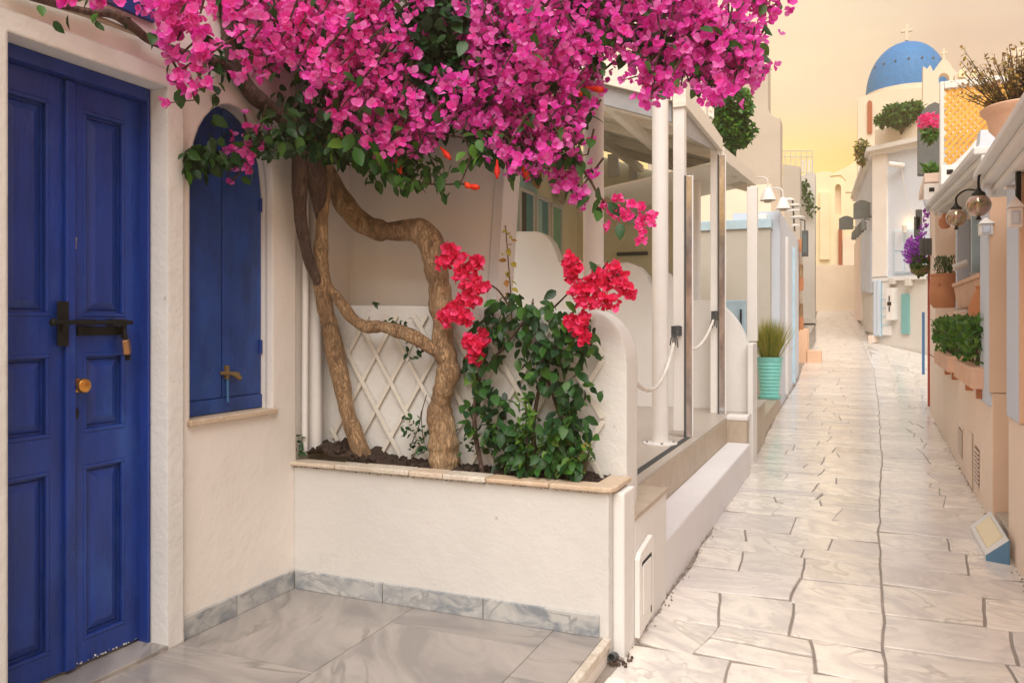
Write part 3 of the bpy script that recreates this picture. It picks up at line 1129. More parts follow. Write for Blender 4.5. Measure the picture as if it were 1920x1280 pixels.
# =================================================================== HOUSE WITH THE BLUE DOOR
WX = -2.74
house = thing('plastered_house', (WX, 1.3, 0), 'cream plastered house front with blue double door and blue arched shutters', 'house')
D0, D1, DT = 1.84, 2.553, 2.525
W0, W1, WS = 2.698, 3.257, 1.07
wc, wr = (W0 + W1) / 2, (W1 - W0) / 2
arch_out = [(W0, WS), (W1, WS)] + [(wc + wr * math.cos(rad(a)), 2.17 + .385 * (math.sin(rad(a)) ** 1.0)) for a in range(0, 181, 12)]
door_hole = [(D0, TZ), (D1, TZ), (D1, DT), (D0, DT)]
w = MB()
w.prism([(-1.0, -.2), (3.44, -.2), (3.44, 4.2), (-1.0, 4.2)], 'X', WX, WX - .045, [[(D0 - .07, TZ), (D1 + .07, TZ), (D1 + .07, DT + .06), (D0 - .07, DT + .06)], arch_out])
w.prism([(-1.0, -.2), (3.44, -.2), (3.44, 4.2), (-1.0, 4.2)], 'X', WX - .045, WX - .30, [[(D0 - .07, TZ), (D1 + .07, TZ), (D1 + .07, DT + .06), (D0 - .07, DT + .06)], arch_out])
w.box(WX - .30, -6.0, -1.0, 3.44, 4.0, 4.2)
w.box(-6.0, -5.8, -1.0, 3.44, -.2, 4.0)
w.build('wall', M_cream, house)
w = MB()                                    # set back strip next to the planter
w.box(-5.8, WX - .035, 3.44, 4.12, -.2, 4.2)
w.build('side_wall', M_cream, house)
# raised band round the door
s = MB()
bw = .085
s.prism([(D1 - .004, TZ), (D1 + bw, TZ), (D1 + bw, DT + .075), (D0 - bw, DT + .075), (D0 - bw, TZ), (D0 + .004, TZ), (D0 + .004, DT - .004), (D1 - .004, DT - .004)], 'X', WX + .03, WX - .073)
s.build('door_surround', M_reveal, house)
# blue frame
FX = WX - .075
s = MB()
s.prism([(D1 - .002, TZ), (D1 - .002, DT - .002), (D0 + .002, DT - .002), (D0 + .002, TZ), (D0 + .03, TZ), (D0 + .03, DT - .055), (D1 - .016, DT - .055), (D1 - .016, TZ)], 'X', FX, FX - .13)
s.build('door_frame', M_bluedk, house, bevel=.004)
s = MB().box(WX + .03, WX - .2, D0, D1, TZ - .01, TZ + .018)
s.build('threshold', M_marble, house, bevel=.003)
LX = -2.865
seam = 2.196
panels_z = [(.22, .93), (1.06, 1.385), (1.53, 2.37)]


def door_leaf(ya, yb, py0, py1):
    holes = [[(py0, z0), (py1, z0), (py1, z1), (py0, z1)] for z0, z1 in panels_z]
    m = MB()
    m.prism([(ya, TZ + .03), (yb, TZ + .03), (yb, DT - .057), (ya, DT - .057)], 'X', LX, LX - .02, holes)
    m.box(LX - .02, LX - .045, ya, yb, TZ + .03, DT - .057)
    leaf = m.build('door_leaf', M_blue, house, bevel=.0015)
    for z0, z1 in panels_z:
        p = MB()
        x = LX - .0195
        # moulding: rounded lip round the recess
        for a, b_, c, d in ((py0, py1, z0, z0 + .016), (py0, py1, z1 - .016, z1)):
            p.bar((LX - .006, a, (c + d) / 2), (LX - .006, b_, (c + d) / 2), .016, .016)
        for a in (py0 + .008, py1 - .008):
            p.bar((LX - .006, a, z0 + .016), (LX - .006, a, z1 - .016), .016, .016)
        p.build('panel_moulding', M_blue, leaf, bevel=.004)
        q = MB()
        i, j = .026, .060
        q.hexa([(x, py0 + i, z0 + i), (x, py1 - i, z0 + i), (x, py1 - i, z1 - i), (x, py0 + i, z1 - i)],
               [(x + .014, py0 + j, z0 + j), (x + .014, py1 - j, z0 + j), (x + .014, py1 - j, z1 - j), (x + .014, py0 + j, z1 - j)])
        q.build('raised_panel', M_blue, leaf)
    return leaf


lf = door_leaf(1.845, seam - .002, 1.915, 2.115)
rt = door_leaf(seam + .002, 2.542, 2.262, 2.462)
MB().box(LX, LX + .022, seam - .026, seam + .018, TZ + .03, DT - .06).build('cover_strip', M_blue, rt, bevel=.006)
b = MB()
b.box(LX + .022, LX + .030, 2.128, 2.176, 1.415, 1.59)
b.box(LX, LX + .012, 2.23, 2.435, 1.455, 1.492)
b.build('bolt_plate', M_black, rt, bevel=.003)
b = MB()
b.tube([(LX + .042, 2.10, 1.508), (LX + .042, 2.46, 1.508)], .0095, 10)
b.tube([(LX + .03, 2.15, 1.47), (LX + .045, 2.15, 1.505)], .012, 8)
b.box(LX + .01, LX + .05, 2.225, 2.285, 1.497, 1.52)
b.box(LX + .01, LX + .05, 2.36, 2.43, 1.495, 1.522)
b.box(LX + .02, LX + .03, 2.425, 2.445, 1.44, 1.51)
b.ball((LX + .042, 2.10, 1.508), .016, 6)
b.build('slide_bolt', M_black, rt, smooth=True)
k = MB()
Mx = Matrix.Rotation(rad(90), 4, 'Y')
k.lathe([(.012, 0), (.012, .02), (.026, .024), (.030, .034), (.027, .046), (.015, .052), (.0, .053)], (LX, 2.235, 1.255), 20, Mx)
k.lathe([(.028, 0), (.028, .004), (.012, .006)], (LX, 2.235, 1.255), 20, Mx)
k.build('door_knob', M_brass, rt, smooth=True)
k = MB().lathe([(.017, 0), (.017, .005), (.010, .007), (.0, .007)], (LX, 2.222, 1.145), 16, Mx @ Matrix.Scale(1.5, 4, (1, 0, 0)))
k.build('keyhole_plate', M_black, rt, smooth=True)
k = MB().box(LX, LX + .004, 2.218, 2.230, 1.80, 1.845)
k.tube([(LX + .003, 2.224, 1.842), (LX + .008, 2.224, 1.842)], .007, 8)
k.build('lock_plate', M_chrome, rt, bevel=.002)
pl = thing('padlock', (LX + .045, 2.432, 1.36), 'small bronze padlock with black shackle hanging from the blue door bolt', 'padlock')
b = MB()
R0 = Matrix.Translation((LX + .045, 2.432, 1.405)) @ Matrix.Rotation(rad(8), 4, 'X') @ Matrix.Rotation(rad(-50), 4, 'Z')
b.obox(R0, .052, .024, .062)
b.build('padlock_body', paint('bronze', (.36, .19, .09), .4, .3, metal=.6), pl, bevel=.004)
b = MB()
b.tube([R0 @ Vector(p) for p in smoothpath([(-.015, 0, .03), (-.015, 0, .055), (0, 0, .072), (.015, 0, .055), (.015, 0, .03)], 4)], .0055, 8)
b.tube([R0 @ Vector(p) for p in [(0, 0, -.031), (.0, -.0, -.056)]], .011, 8)
b.build('shackle', M_black, pl, smooth=True)

# arched window shutters
SX = WX - .075


def shutter(ya, yb):
    poly = [(ya, WS + .075), (yb, WS + .075)]
    n = 12
    for i in range(n + 1):
        y = yb + (ya - yb) * i / n
        c = max(0, 1 - ((y - wc) / (wr - .004)) ** 2)
        poly.append((y, 2.17 + .38 * math.sqrt(c)))
    m = MB().prism(poly, 'X', SX, SX - .03)
    return m.build('window_shutter', M_shutter, house, bevel=.003)


s0 = shutter(W0 + .004, wc - .005)
s1 = shutter(wc + .005, W1 - .004)
MB().box(SX + .006, SX - .04, W0 + .001, W1 - .001, WS + .002, WS + .072).build('shutter_rail', M_shutter, house, bevel=.004)
MB().box(SX - .035, SX - .045, W0 + .001, W1 - .001, WS + .07, 2.57).build('shutter_backing', M_dark, house)
for z in (1.35, 2.08):
    MB().box(SX, SX + .012, W1 - .022, W1 - .006, z, z + .07).build('hinge', M_bluedk, s1, bevel=.002)
b = MB()
b.tube([(SX + .012, wc - .02, 1.265), (SX + .012, wc + .10, 1.255)], .009, 8)
b.box(SX, SX + .018, wc + .012, wc + .03, 1.235, 1.30)
b.tube([(SX + .03, wc + .045, 1.26), (SX + .035, wc + .085, 1.235)], .013, 8)
b.build('shutter_latch', paint('old_brass', (.25, .17, .08), .5, .3, metal=.5), s1, smooth=True)
b = MB().tube([(SX + .010, wc + .025, 1.24), (SX + .010, wc + .028, 1.12)], .006, 8)
b.build('drop_bolt', M_midblue, s1, smooth=True)
MB().box(WX + .025, SX - .05, W0 - .015, W1 + .012, WS - .028, WS).build('window_sill', M_coping, house, bevel=.005)
# skirting of grey marble tiles
for y0, y1 in ((2.645, 2.98), (2.985, 3.405)):
    MB().box(WX + .001, WX + .016, y0, y1, TZ, TZ + .098).build('skirting_tile', M_skirt, house, bevel=.002)
# white conduits in the corner
c = MB()
c.tube([(WX + .01, 3.50, .80), (WX + .012, 3.51, 2.6), (WX + .01, 3.50, 4.0)], .018, 10)
c.build('conduit', M_white, house, smooth=True)
c = MB().tube([(WX + .0, 3.60, .80), (WX + .0, 3.60, 1.5), (WX + .0, 3.61, 2.3)], .035, 10, wob=.2, seed=3)
c.build('rendered_pipe', M_white, house, smooth=True)

# blue name board over the door
sg = thing('shop_sign', (WX, 2.0, 2.778), 'dark blue sign board with thin white letters above the blue door', 'sign')
MB().box(WX, WX + .02, 1.30, 2.49, 2.778, 3.13).build('board', M_shutter, sg, bevel=.003)
L = MB()
lx = WX + .0225
z0, z1 = 2.842, 2.99


def stroke(ya, za, yb, zb):
    L.bar((lx, ya, za), (lx, yb, zb), .014, .004)


stroke(2.20, z0, 2.25, z1)
stroke(2.31, z0, 2.31, z1); stroke(2.31, z1, 2.375, z0); stroke(2.375, z0, 2.375, z1)
stroke(2.43, z0, 2.43, z1)
L.build('lettering', M_lettering, sg)

# =================================================================== PLANTER
PY = 3.42
PZ = .775
planter = thing('raised_planter', (-1.9, PY, TZ), 'white plastered raised planter with marble coping and grey skirting', 'planter')
m = MB()
m.box(WX, -1.0, PY, PY + .06, -.1, PZ - .025)
m.box(-1.06, -1.0, PY + .06, 3.72, -.1, PZ - .025)
m.box(WX, -1.06, PY + .06, 3.72, -.1, .55)
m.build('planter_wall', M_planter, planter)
xs = [-2.755, -2.46, -2.02, -1.83, -1.60, -1.28]
for i in range(5):
    MB().box(xs[i] + .002, xs[i + 1] - .002, PY - .028, PY + .085, PZ - .024 + rs.uniform(-.002, .002), PZ + rs.uniform(-.003, .003)).build('coping_stone', M_coping, planter, bevel=.006)
m = MB()
m.prism([(-1.278, PY - .028), (-1.02, PY - .028), (-.985, PY - .015), (-.972, PY + .02), (-.972, 3.70), (-1.08, 3.70), (-1.08, PY + .085), (-1.278, PY + .085)], 'Z', PZ - .024, PZ)
m.build('coping_stone', M_coping, planter, bevel=.006)
for x0, x1 in ((-2.722, -2.18), (-2.176, -1.62), (-1.616, -1.045)):
    MB().box(x0, x1, PY - .015, PY - .001, TZ, TZ + .098).build('skirting_tile', M_skirt, planter, bevel=.002)
# soil, mounded and lumpy
m = MB()
nx, ny = 90, 18
sv, sf = [], []
for j in range(ny + 1):
    for i in range(nx + 1):
        x = WX + .0 + (1.66) * i / nx
        y = PY + .06 + .25 * j / ny
        z = .735 + .075 * math.exp(-((x + 2.62) / .3) ** 2) + .035 * noise.noise(Vector((x * 14, y * 14, 1))) + .028 * abs(noise.noise(Vector((x * 40, y * 40, 2)))) + .03 * j / ny
        sv.append((x, y, z))
for j in range(ny):
    for i in range(nx):
        a = j * (nx + 1) + i
        sf.append((a, a + 1, a + nx + 2, a + nx + 1))
m.add(sv, sf)
tag(m.build('soil', M_soil, planter), kind='stuff')
cl = []
rc = random.Random(5)
for i in range(420):
    x = rc.uniform(-2.7, -1.12)
    y = rc.uniform(PY + .09, 3.68)
    z = .75 + .07 * math.exp(-((x + 2.62) / .3) ** 2) + .02 * (y - PY) / .3
    cl.append(Matrix.Translation((x, y, z)) @ Euler((rc.uniform(0, 6), rc.uniform(0, 6), rc.uniform(0, 6))).to_matrix().to_4x4() @ Matrix.Diagonal((rc.uniform(.5, 1), rc.uniform(.5, 1), rc.uniform(.4, .8), 1)) @ Matrix.Scale(rc.uniform(.008, .03), 4))
ico = bmesh.new()
bmesh.ops.create_icosphere(ico, subdivisions=1, radius=1)
ico_shape = ([tuple(v.co) for v in ico.verts], [tuple(v.index for v in f.verts) for f in ico.faces])
ico.free()
scatter('soil_clods', ico_shape, cl, M_soil, planter)

# =================================================================== LATTICE WALL WITH ROUNDED END
LY = 3.72
lw = thing('rounded_wall', (-1.9, LY, 0), 'low white wall behind the planter with a rounded street end', 'wall')
pts = [(-2.775, .0), (-1.0, .0), (-1.0, 1.30)] + arc(-1.20, 1.30, .20, 0, 90, 10, .27)[1:] + [(-1.5, 1.575), (-2.2, 1.60), (-2.775, 1.61)]
m = MB().prism(pts, 'Y', LY, LY + .2)
m.build('wall', M_reveal, lw)
m = MB().box(-1.0, -.945, 3.47, 3.66, -.05, .74)
m.add([], [])
m.build('wall_foot', M_white, lw, bevel=.006)

tr = thing('wall_trellis', (-1.9, LY - .02, .8), 'white diamond trellis of thin slats fixed to the low wall', 'trellis')
ty = LY - .016
tlo, thi, tx0, tx1 = .74, 1.55, -2.70, -1.11
sl_ = 1.62                                       # steepness
for fam, dy in ((1, 0), (-1, -.009)):
    c0 = tx0 - 1.0
    while c0 < tx1 + 1.0:
        pa, pb = None, None
        segs = []
        for k in range(101):
            z = tlo + (thi - tlo) * k / 100
            x = c0 + fam * (z - tlo) / sl_
            top = thi if x > -2.1 or True else thi
            if tx0 <= x <= tx1:
                segs.append((x, z))
        if len(segs) > 18:
            w_ = .021 if segs[0][0] < -1.8 else .025
            (xa, za), (xb, zb) = segs[0], segs[-1]
            MB().bar((xa, ty + dy, za), (xb, ty + dy, zb), .009, w_).build('slat', M_slat, tr)
        c0 += .185

# cream back wall behind
bk = thing('back_wall', (-2.3, 3.93, 0), 'tall cream wall behind the low trellis wall', 'wall')
m = MB()
a0, a1 = onY(951, 250, 3.98).x, onY(930, 572, 3.98).x
m.prism([(-2.79, -.1), (a1, -.1), (a1, 1.6), (a0, 2.6), (a0 + .02, 3.4), (-2.79, 3.4)], 'Y', 3.98, 4.2)
m.build('wall', M_bright, bk)
m = MB().prism([(a1 - .055, 0), (a1 + .004, 0), (a1 + .004, 1.6), (a0 + .004, 2.6), (a0 + .024, 3.4), (a0 - .04, 3.4), (a0 - .055, 2.6), (a1 - .055, 1.6)], 'Y', 3.972, 4.18)
m.build('wall_edge', M_white, bk)

# stub wall with tan cap, service hatch, drain pipe
st = thing('stub_wall', (-1.02, 4.0, 0), 'low white stub wall with tan stone cap beside the planter', 'wall')
MB().box(-1.14, -.945, 3.66, 4.34, -.05, .585).build('wall', M_white, st, bevel=.006)
MB().box(-1.14, -.935, 3.65, 4.345, .585, .605).build('cap_stone', M_tan, st, bevel=.004)
ht = thing('service_hatch', (-.94, 3.75, .03), 'small white wooden service hatch low on the stub wall', 'hatch')
m = MB()
m.prism([(3.64, .03), (3.93, .06), (3.93, .435), (3.90, .455), (3.68, .425), (3.64, .40)], 'X', -.944, -.918)
m.build('hatch_frame', M_whitepaint, ht, bevel=.005)
MB().box(-.918, -.912, 3.70, 3.86, .12, .36).build('hatch_door', M_whitepaint, ht, bevel=.003)
m = MB()
m.box(-.918, -.9165, 3.69, 3.875, .355, .375)
m.box(-.918, -.9165, 3.865, 3.88, .08, .36)
m.build('hatch_gap', M_black, ht)
dp = MB()
dp.lathe([(.018, -.05), (.018, .012), (.014, .012), (.014, -.02), (0, -.02)], (-.985, 3.412, .022), 14, Matrix.Rotation(rad(75), 4, 'X'))
tag(dp.build('drain_pipe', M_dark, smooth=True), 'dark drain pipe mouth at the foot of the planter corner', 'pipe')

# =================================================================== CAFE TERRACE
FZ = .55
cafe = tag(MB().box(-4.3, -1.2, 3.98, 10.6, -.1, FZ - .02).build('cafe_floor', M_tan), kind='structure')
MB().box(-4.2, -1.19, 4.2, 8.3, FZ - .02, FZ).build('floor_slab', M_tile, cafe)
MB().box(-4.2, -1.0, 8.3, 10.5, FZ - .02, FZ).build('floor_slab', M_tile, cafe)
MB().box(-1.2, -1.03, 8.3, 10.5, -.05, FZ - .03).build('riser', M_tan, cafe)
xr = [4.34, 5.2, 6.1, 7.0, 7.9, 8.3]
for i in range(5):
    MB().box(-1.199, -1.184, xr[i] + .002, xr[i + 1] - .002, .25, FZ - .021).build('riser_tile', M_tan, cafe, bevel=.002)
MB().box(-1.30, -1.255, 4.4, 6.7, FZ, FZ + .004).build('floor_drain', M_rubber, cafe)

bench = thing('white_ledge', (-1.07, 6.3, 0), 'long low white ledge running along the lane edge', 'ledge')
MB().box(-1.184, -.955, 4.345, 8.29, -.05, .30).build('ledge', M_mauve, bench, bevel=.012)
tk = thing('terrace_end_step', (-1.1, 8.35, 0), 'tan stone step face with white top at the far end of the white ledge', 'step')
MB().box(-1.19, -.99, 8.29, 8.5, -.05, FZ - .025).build('step_face', M_tan, tk, bevel=.003)
MB().box(-1.19, -.98, 8.285, 8.5, FZ - .025, FZ + .02).build('step_top', M_white, tk, bevel=.006)


def post(label, x, y, z0, z1, r=.06, square=False, flange=False, group='white posts of the cafe terrace'):
    p = thing('post', (x, y, z0), label, 'post', group)
    if square:
        MB().box(x - r, x + r, y - r, y + r, z0, z1).build('shaft', M_whitepaint, p, bevel=.006)
    else:
        MB().lathe([(r, z0), (r, z1)], (x, y, 0), 28).build('shaft', M_whitepaint, p, smooth=True)
    if flange:
        MB().lathe([(.0, z0), (.135, z0), (.135, z0 + .012), (r, z0 + .014), (r, z0 + .014)], (x, y, 0), 28).build('base_plate', M_whitepaint, p, smooth=True)
        for a in (20, 110, 200, 290):
            MB().lathe([(.011, z0 + .012), (.011, z0 + .026), (0, z0 + .027)], (x + .105 * math.cos(rad(a)), y + .105 * math.sin(rad(a)), 0), 6).build('bolt', M_steel, p)
    return p


roofz = lambda X: 3.40 + .36 * (-1.34 - X)
post('thick round white post with its foot hidden behind the rounded wall', -1.41, 4.49, FZ, 3.36, .0605, flange=True)
post('round white post with bolted base plate on the terrace floor', -1.41, 6.25, FZ, 3.42, .064, flange=True)
post('square white post at the near corner of the terrace roof', -1.355, 6.75, FZ + .05, 3.34, .048, True)
q = onZ(1318, 800, FZ)
post('slim cream post standing farther back on the terrace', -1.85, 10.1, FZ, 3.3, .075, True)
post('square white post at the far end of the roof fascia', -1.36, 8.66, FZ, 3.36, .045, True)
q6 = onY(1411, 640, 9.75)
post('square white post carrying the lower second roof', q6.x, 9.75, 1.3, 3.12, .058, True)


def glass_panel(label, x, y, z0, z1, w, rot):
    p = thing('folded_panel', (x, y, z0), label, 'panel', 'folded glazed panels beside the posts')
    M = Matrix.Translation((x, y, (z0 + z1) / 2)) @ Matrix.Rotation(rot, 4, 'Z')
    MB().obox(M, w, .02, z1 - z0).build('glass', M_chrome, p, bevel=.002)
    for sx in (-1, 1):
        MB().obox(M @ Matrix.Translation((sx * (w / 2 + .006), 0, 0)), .012, .03, z1 - z0 + .004).build('frame', M_dark if sx < 0 else M_whitepaint, p)
    return p


glass_panel('narrow mirrored folded panel beside the near square post', -1.275, 6.72, FZ + .005, 2.75, .05, rad(25))
glass_panel('narrow mirrored folded panel with dark edge beside the far square post', -1.285, 8.62, FZ + .003, 3.3, .06, rad(20))


def rope(label, a, b, sag, knot_at):
    r_ = thing('rope_barrier', b, label, 'rope', 'ropes closing the terrace')
    pts = []
    for i in range(17):
        u = i / 16
        p = Vector(a).lerp(Vector(b), u)
        p.z -= sag * 4 * u * (1 - u)
        pts.append(p)
    MB().tube(pts, .0125, 8).build('rope', M_rope, r_, smooth=True)
    k = MB()
    b = Vector(knot_at)
    for i in range(5):
        k.tube(smoothpath([b + Vector((-.02, -.055, .04 - i * .016)), b + Vector((.035, -.06, .045 - i * .018)), b + Vector((.05, 0, .04 - i * .016))], 3), .009, 6)
    for i in range(4):
        k.tube(smoothpath([b + Vector((.0, -.055, .0)), b + Vector((-.02 + i * .016, -.07, -.06)), b + Vector((-.03 + i * .022, -.06, -.11 - .02 * (i % 2)))], 3), .006, 6)
    k.build('knot', M_dark, r_, smooth=True)


rope('white rope sagging from the rounded wall to the near square post', (-1.03, 3.93, 1.23), onY(1264, 640, 6.69), .20, onY(1266, 622, 6.70))
rope('white rope hanging between the two square posts', onY(1292, 655, 6.72), onY(1338, 598, 8.6), .09, onY(1339, 592, 8.62))

# roof over the terrace: fascia beams, rafters, boards
rf = thing('terrace_roof', (-1.34, 6.75, 3.3), 'white sloping timber roof over the cafe terrace', 'roof')
MB().hexa([(-1.29, 6.68, 3.33), (-1.29, 8.72, 3.36), (-1.29, 8.72, 3.50), (-1.29, 6.68, 3.50)], [(-1.40, 6.68, 3.33), (-1.40, 8.72, 3.36), (-1.40, 8.72, 3.50), (-1.40, 6.68, 3.50)]).build('fascia', M_wood, rf, bevel=.004)


def slope_beam(x0, x1, y0, y1, dz, h, name, mtl, bev=.003):
    a = [(x0, y0, roofz(x0) + dz), (x0, y1, roofz(x0) + dz), (x0, y1, roofz(x0) + dz + h), (x0, y0, roofz(x0) + dz + h)]
    b = [(x1, y0, roofz(x1) + dz), (x1, y1, roofz(x1) + dz), (x1, y1, roofz(x1) + dz + h), (x1, y0, roofz(x1) + dz + h)]
    return MB().hexa(a, b).build(name, mtl, rf, bevel=bev)


slope_beam(-1.405, -4.2, 6.68, 6.80, -.035, .165, 'end_beam', M_wood)
slope_beam(-1.42, -4.2, 6.73, 6.76, -.21, .172, 'side_screen', M_greyscreen)
slope_beam(-1.405, -4.2, 7.30, 7.42, -.12, .14, 'inner_beam', M_wood)
MB().hexa([(-1.33, 6.82, 3.34), (-1.33, 8.6, 3.365), (-1.33, 8.6, 3.34), (-1.33, 6.82, 3.12)], [(-1.345, 6.82, 3.34), (-1.345, 8.6, 3.365), (-1.345, 8.6, 3.34), (-1.345, 6.82, 3.12)]).build('side_screen', M_greyscreen, rf)
yb = 6.83
while yb < 12.4:
    slope_beam(-1.405, -4.2, yb, yb + .176, .10 + .004 * (int(yb * 7) % 2), .022, 'roof_board', M_wood, .003)
    yb += .18
for y in (7.5, 8.55, 9.6, 10.7, 11.8):
    slope_beam(-1.40, -4.2, y, y + .075, -.01, .108, 'rafter', M_wood)
for x in (-2.2, -3.1):
    MB().box(x - .04, x + .04, 6.85, 12.4, roofz(x) - .12, roofz(x) - .012).build('purlin', M_wood, rf, bevel=.004)
# second lower roof
r2 = thing('second_roof', (-1.3, 9.0, 3.0), 'white second roof edge continuing beyond the far square post', 'roof')
pa, pb, pc, pd = onY(1358, 276, 8.75), onY(1418, 326, 12.4), onY(1358, 300, 8.75), onY(1418, 348, 12.4)
off = Vector((-.12, 0, 0))
MB().hexa([pa, pb, pd, pc], [pa + off, pb + off, pd + off, pc + off]).build('fascia', M_wood, r2, bevel=.004)
for i in range(7):
    y = 9.1 + i * .5
    u = (y - 8.75) / 3.65
    z = pa.z + (pb.z - pa.z) * u - .06
    x = pa.x + (pb.x - pa.x) * u - .1
    MB().hexa([(x, y, z - .06), (x, y + .42, z - .06), (x, y + .42, z - .04), (x, y, z - .04)], [(x - 1.5, y, z - .3), (x - 1.5, y + .42, z - .3), (x - 1.5, y + .42, z - .28), (x - 1.5, y, z - .28)]).build('awning_board', M_wood, r2)
# canvas gable on the roof
cg = MB().prism([(p.x, p.z) for p in (onY(1060, 150, 6.95), onY(1118, 84, 6.95), onY(1160, 84, 6.95), onY(1222, 168, 6.95), onY(1130, 140, 6.95))], 'Y', 6.95, 7.6)
tag(cg.build('canvas_awning', M_canvas), 'pale canvas awning peak rising above the terrace roof', 'awning')

# stepped parapet wall with quarter round ends
sp = thing('stepped_parapet', (-3, 9.0, FZ), 'white parapet wall stepping down in rounded curves behind the posts', 'wall')
Y9 = 9.0
P9 = lambda px, py: (onY(px, py, Y9).x, onY(px, py, Y9).z)
o_ = [P9(930, 434), P9(1008, 434), P9(1022, 440), P9(1034, 455), P9(1043, 475), P9(1048, 492), P9(1178, 492), P9(1198, 500), P9(1213, 518), P9(1223, 542), P9(1228, 575), (P9(1228, 575)[0], FZ), (P9(930, 434)[0], FZ)]
MB().prism(o_, 'Y', Y9, Y9 + .2).build('wall', M_white, sp)
lw2 = thing('low_terrace_wall', (-2, 9.3, FZ), 'low white wall behind the rope between the posts', 'wall')
o_ = [(P9(1228, 575)[0] + .003, FZ)] + [P9(1229, 500), P9(1250, 512), P9(1264, 535), P9(1272, 562), P9(1342, 562)] + [(P9(1342, 562)[0], FZ)]
MB().prism(o_, 'Y', Y9 + .08, Y9 + .26).build('wall', M_white, lw2)
qw = thing('quarter_round_wall', (-1.2, 8.9, 0), 'white quarter round wall ending in a small pillar at the lane', 'wall')
Y10 = 8.85
P10 = lambda px, py: (onY(px, py, Y10).x, onY(px, py, Y10).z)
o_ = [P10(1344, 570), P10(1356, 574), P10(1370, 588), P10(1384, 606), P10(1396, 630), P10(1403, 650), (P10(1403, 650)[0], FZ), (P10(1344, 570)[0], FZ)]
MB().prism(o_, 'Y', Y10, Y10 + .2).build('wall', M_white, qw)
x0, x1 = P10(1403, 650)[0], P10(1414, 650)[0]
MB().box(x0, x1, Y10 - .1, Y10 + .3, -.05, P10(1403, 643)[1]).build('pillar', M_white, qw, bevel=.01)

# cafe buildings behind the terrace
cb = thing('cafe_building', (-4.3, 10.5, 0), 'pale cafe building with aqua wall and teal windows under the roof', 'building')
CX_ = -4.2


def wy(px): return onX(px, 600, CX_).y


MB().box(CX_, CX_ - .3, 8.6, wy(1008), FZ, 5).build('wall', M_aqua, cb)
MB().box(CX_, CX_ - .3, wy(1008), 12.5, FZ, 5).build('wall', M_cafe, cb)
MB().prism([(CX_ - .3, FZ), (-2.3, FZ), (-2.3, 3.72), (CX_ - .3, 4.5)], 'Y', 12.5, 12.7).build('wall', M_cafe, cb)


def cafe_window(px0, px1, py0, py1, m1, m2):
    y0, y1 = wy(px0), wy(px1)
    z1, z0 = onX((px0 + px1) / 2, py0, CX_).z, onX((px0 + px1) / 2, py1, CX_).z
    w_ = MB()
    for a, b_, c, d in ((y0, y0 + .05, z0, z1), (y1 - .05, y1, z0, z1), (y0 + .05, y1 - .05, z1 - .05, z1)):
        w_.box(CX_, CX_ + .03, a, b_, c, d)
    w_ = w_.build('window', M_white, cb)
    MB().box(CX_ + .004, CX_ + .012, y0 + .05, y1 - .05, z0, z1 - .05).build('pane', m1, w_)
    MB().box(CX_ + .012, CX_ + .02, y0 + .05, y0 + .05 + (y1 - y0) * .35, z0, z1 - .06).build('shutter', m2, w_)


cafe_window(972, 1000, 356, 560, M_teal, M_dark)
cafe_window(1003, 1028, 370, 560, M_teal, M_aqua)
cafe_window(1032, 1052, 384, 600, M_green, M_green)
q0, q1 = onY(1160, 470, 12.5), onY(1235, 640, 12.5)
MB().box(q0.x, q1.x, 12.46, 12.5, q1.z, q0.z).build('counter_front', M_cafe, cb, bevel=.01)
q0, q1 = onY(1158, 474, 12.45), onY(1215, 478, 12.45)
MB().box(q0.x, q1.x, 12.40, 12.46, q1.z, q0.z).build('counter_slot', M_dark, cb)
for px0, px1, py0, py1 in ((1180, 1196, 300, 420), (1140, 1160, 290, 330)):
    a, b_ = onY(px0, py0, 12.45), onY(px1, py1, 12.45)
    MB().box(a.x, b_.x, 12.42, 12.5, b_.z, a.z).build('wall_niche', M_white, cb, bevel=.005)
a, b_ = onY(1193, 336, 12.3), onY(1226, 352, 12.3)
MB().box(a.x, b_.x, 12.1, 12.5, b_.z, a.z - .06).build('shelf', M_grey, cb, bevel=.004)
# hanging plates on the aqua wall
for px, py, col, nm in ((1000, 322, M_terra, 'terracotta wall basket hanging on the aqua wall'), (1048, 355, M_tan, 'pale oval wall plate hanging on the cafe wall')):
    c = onX(px, py, CX_ + .06)
    tag(MB().lathe([(.03, 0), (.17, .03), (.19, .06), (.165, .05), (.02, .02)], c, 18, Matrix.Rotation(rad(90), 4, 'Y') @ Matrix.Scale(1.3, 4, (1, 0, 0))).build('wall_plate', col, smooth=True), nm, 'plate')

# low back building with a pale blue coping, peach wall farther back
lb = thing('low_building', (-2.5, 16, .1), 'low cream building with pale blue coping behind the far posts', 'building')
a, b_ = onY(1236, 437, 14.4), onY(1444, 437, 14.4)
MB().box(a.x, b_.x, 14.4, 18, 0, a.z).build('wall', M_lowhouse, lb)
MB().box(a.x - .02, b_.x + .02, 14.36, 18.05, a.z, a.z + .17).build('coping', M_paleblue, lb, bevel=.01)
pw_ = thing('peach_house', (-3, 20, 0), 'sunlit peach wall seen under the second roof', 'house')
a, b_ = onY(1225, 378, 20), onY(1446, 378, 20)
MB().box(a.x, b_.x, 20, 24, 0, a.z + .25).build('wall', M_peach, pw_)
fr = thing('drinks_fridge', onY(1376, 640, 10.2), 'pale blue cabinet with dark handle behind the quarter round wall', 'cabinet')
a, b_ = onY(1352, 563, 10.2), onY(1398, 563, 10.2)
MB().box(a.x, b_.x, 10.2, 10.7, FZ, a.z).build('body', M_paleblue, fr, bevel=.01)
a, b_ = onY(1388, 580, 10.2), onY(1391, 612, 10.2)
MB().box(a.x, b_.x, 10.17, 10.2, b_.z, a.z).build('handle', M_black, fr)

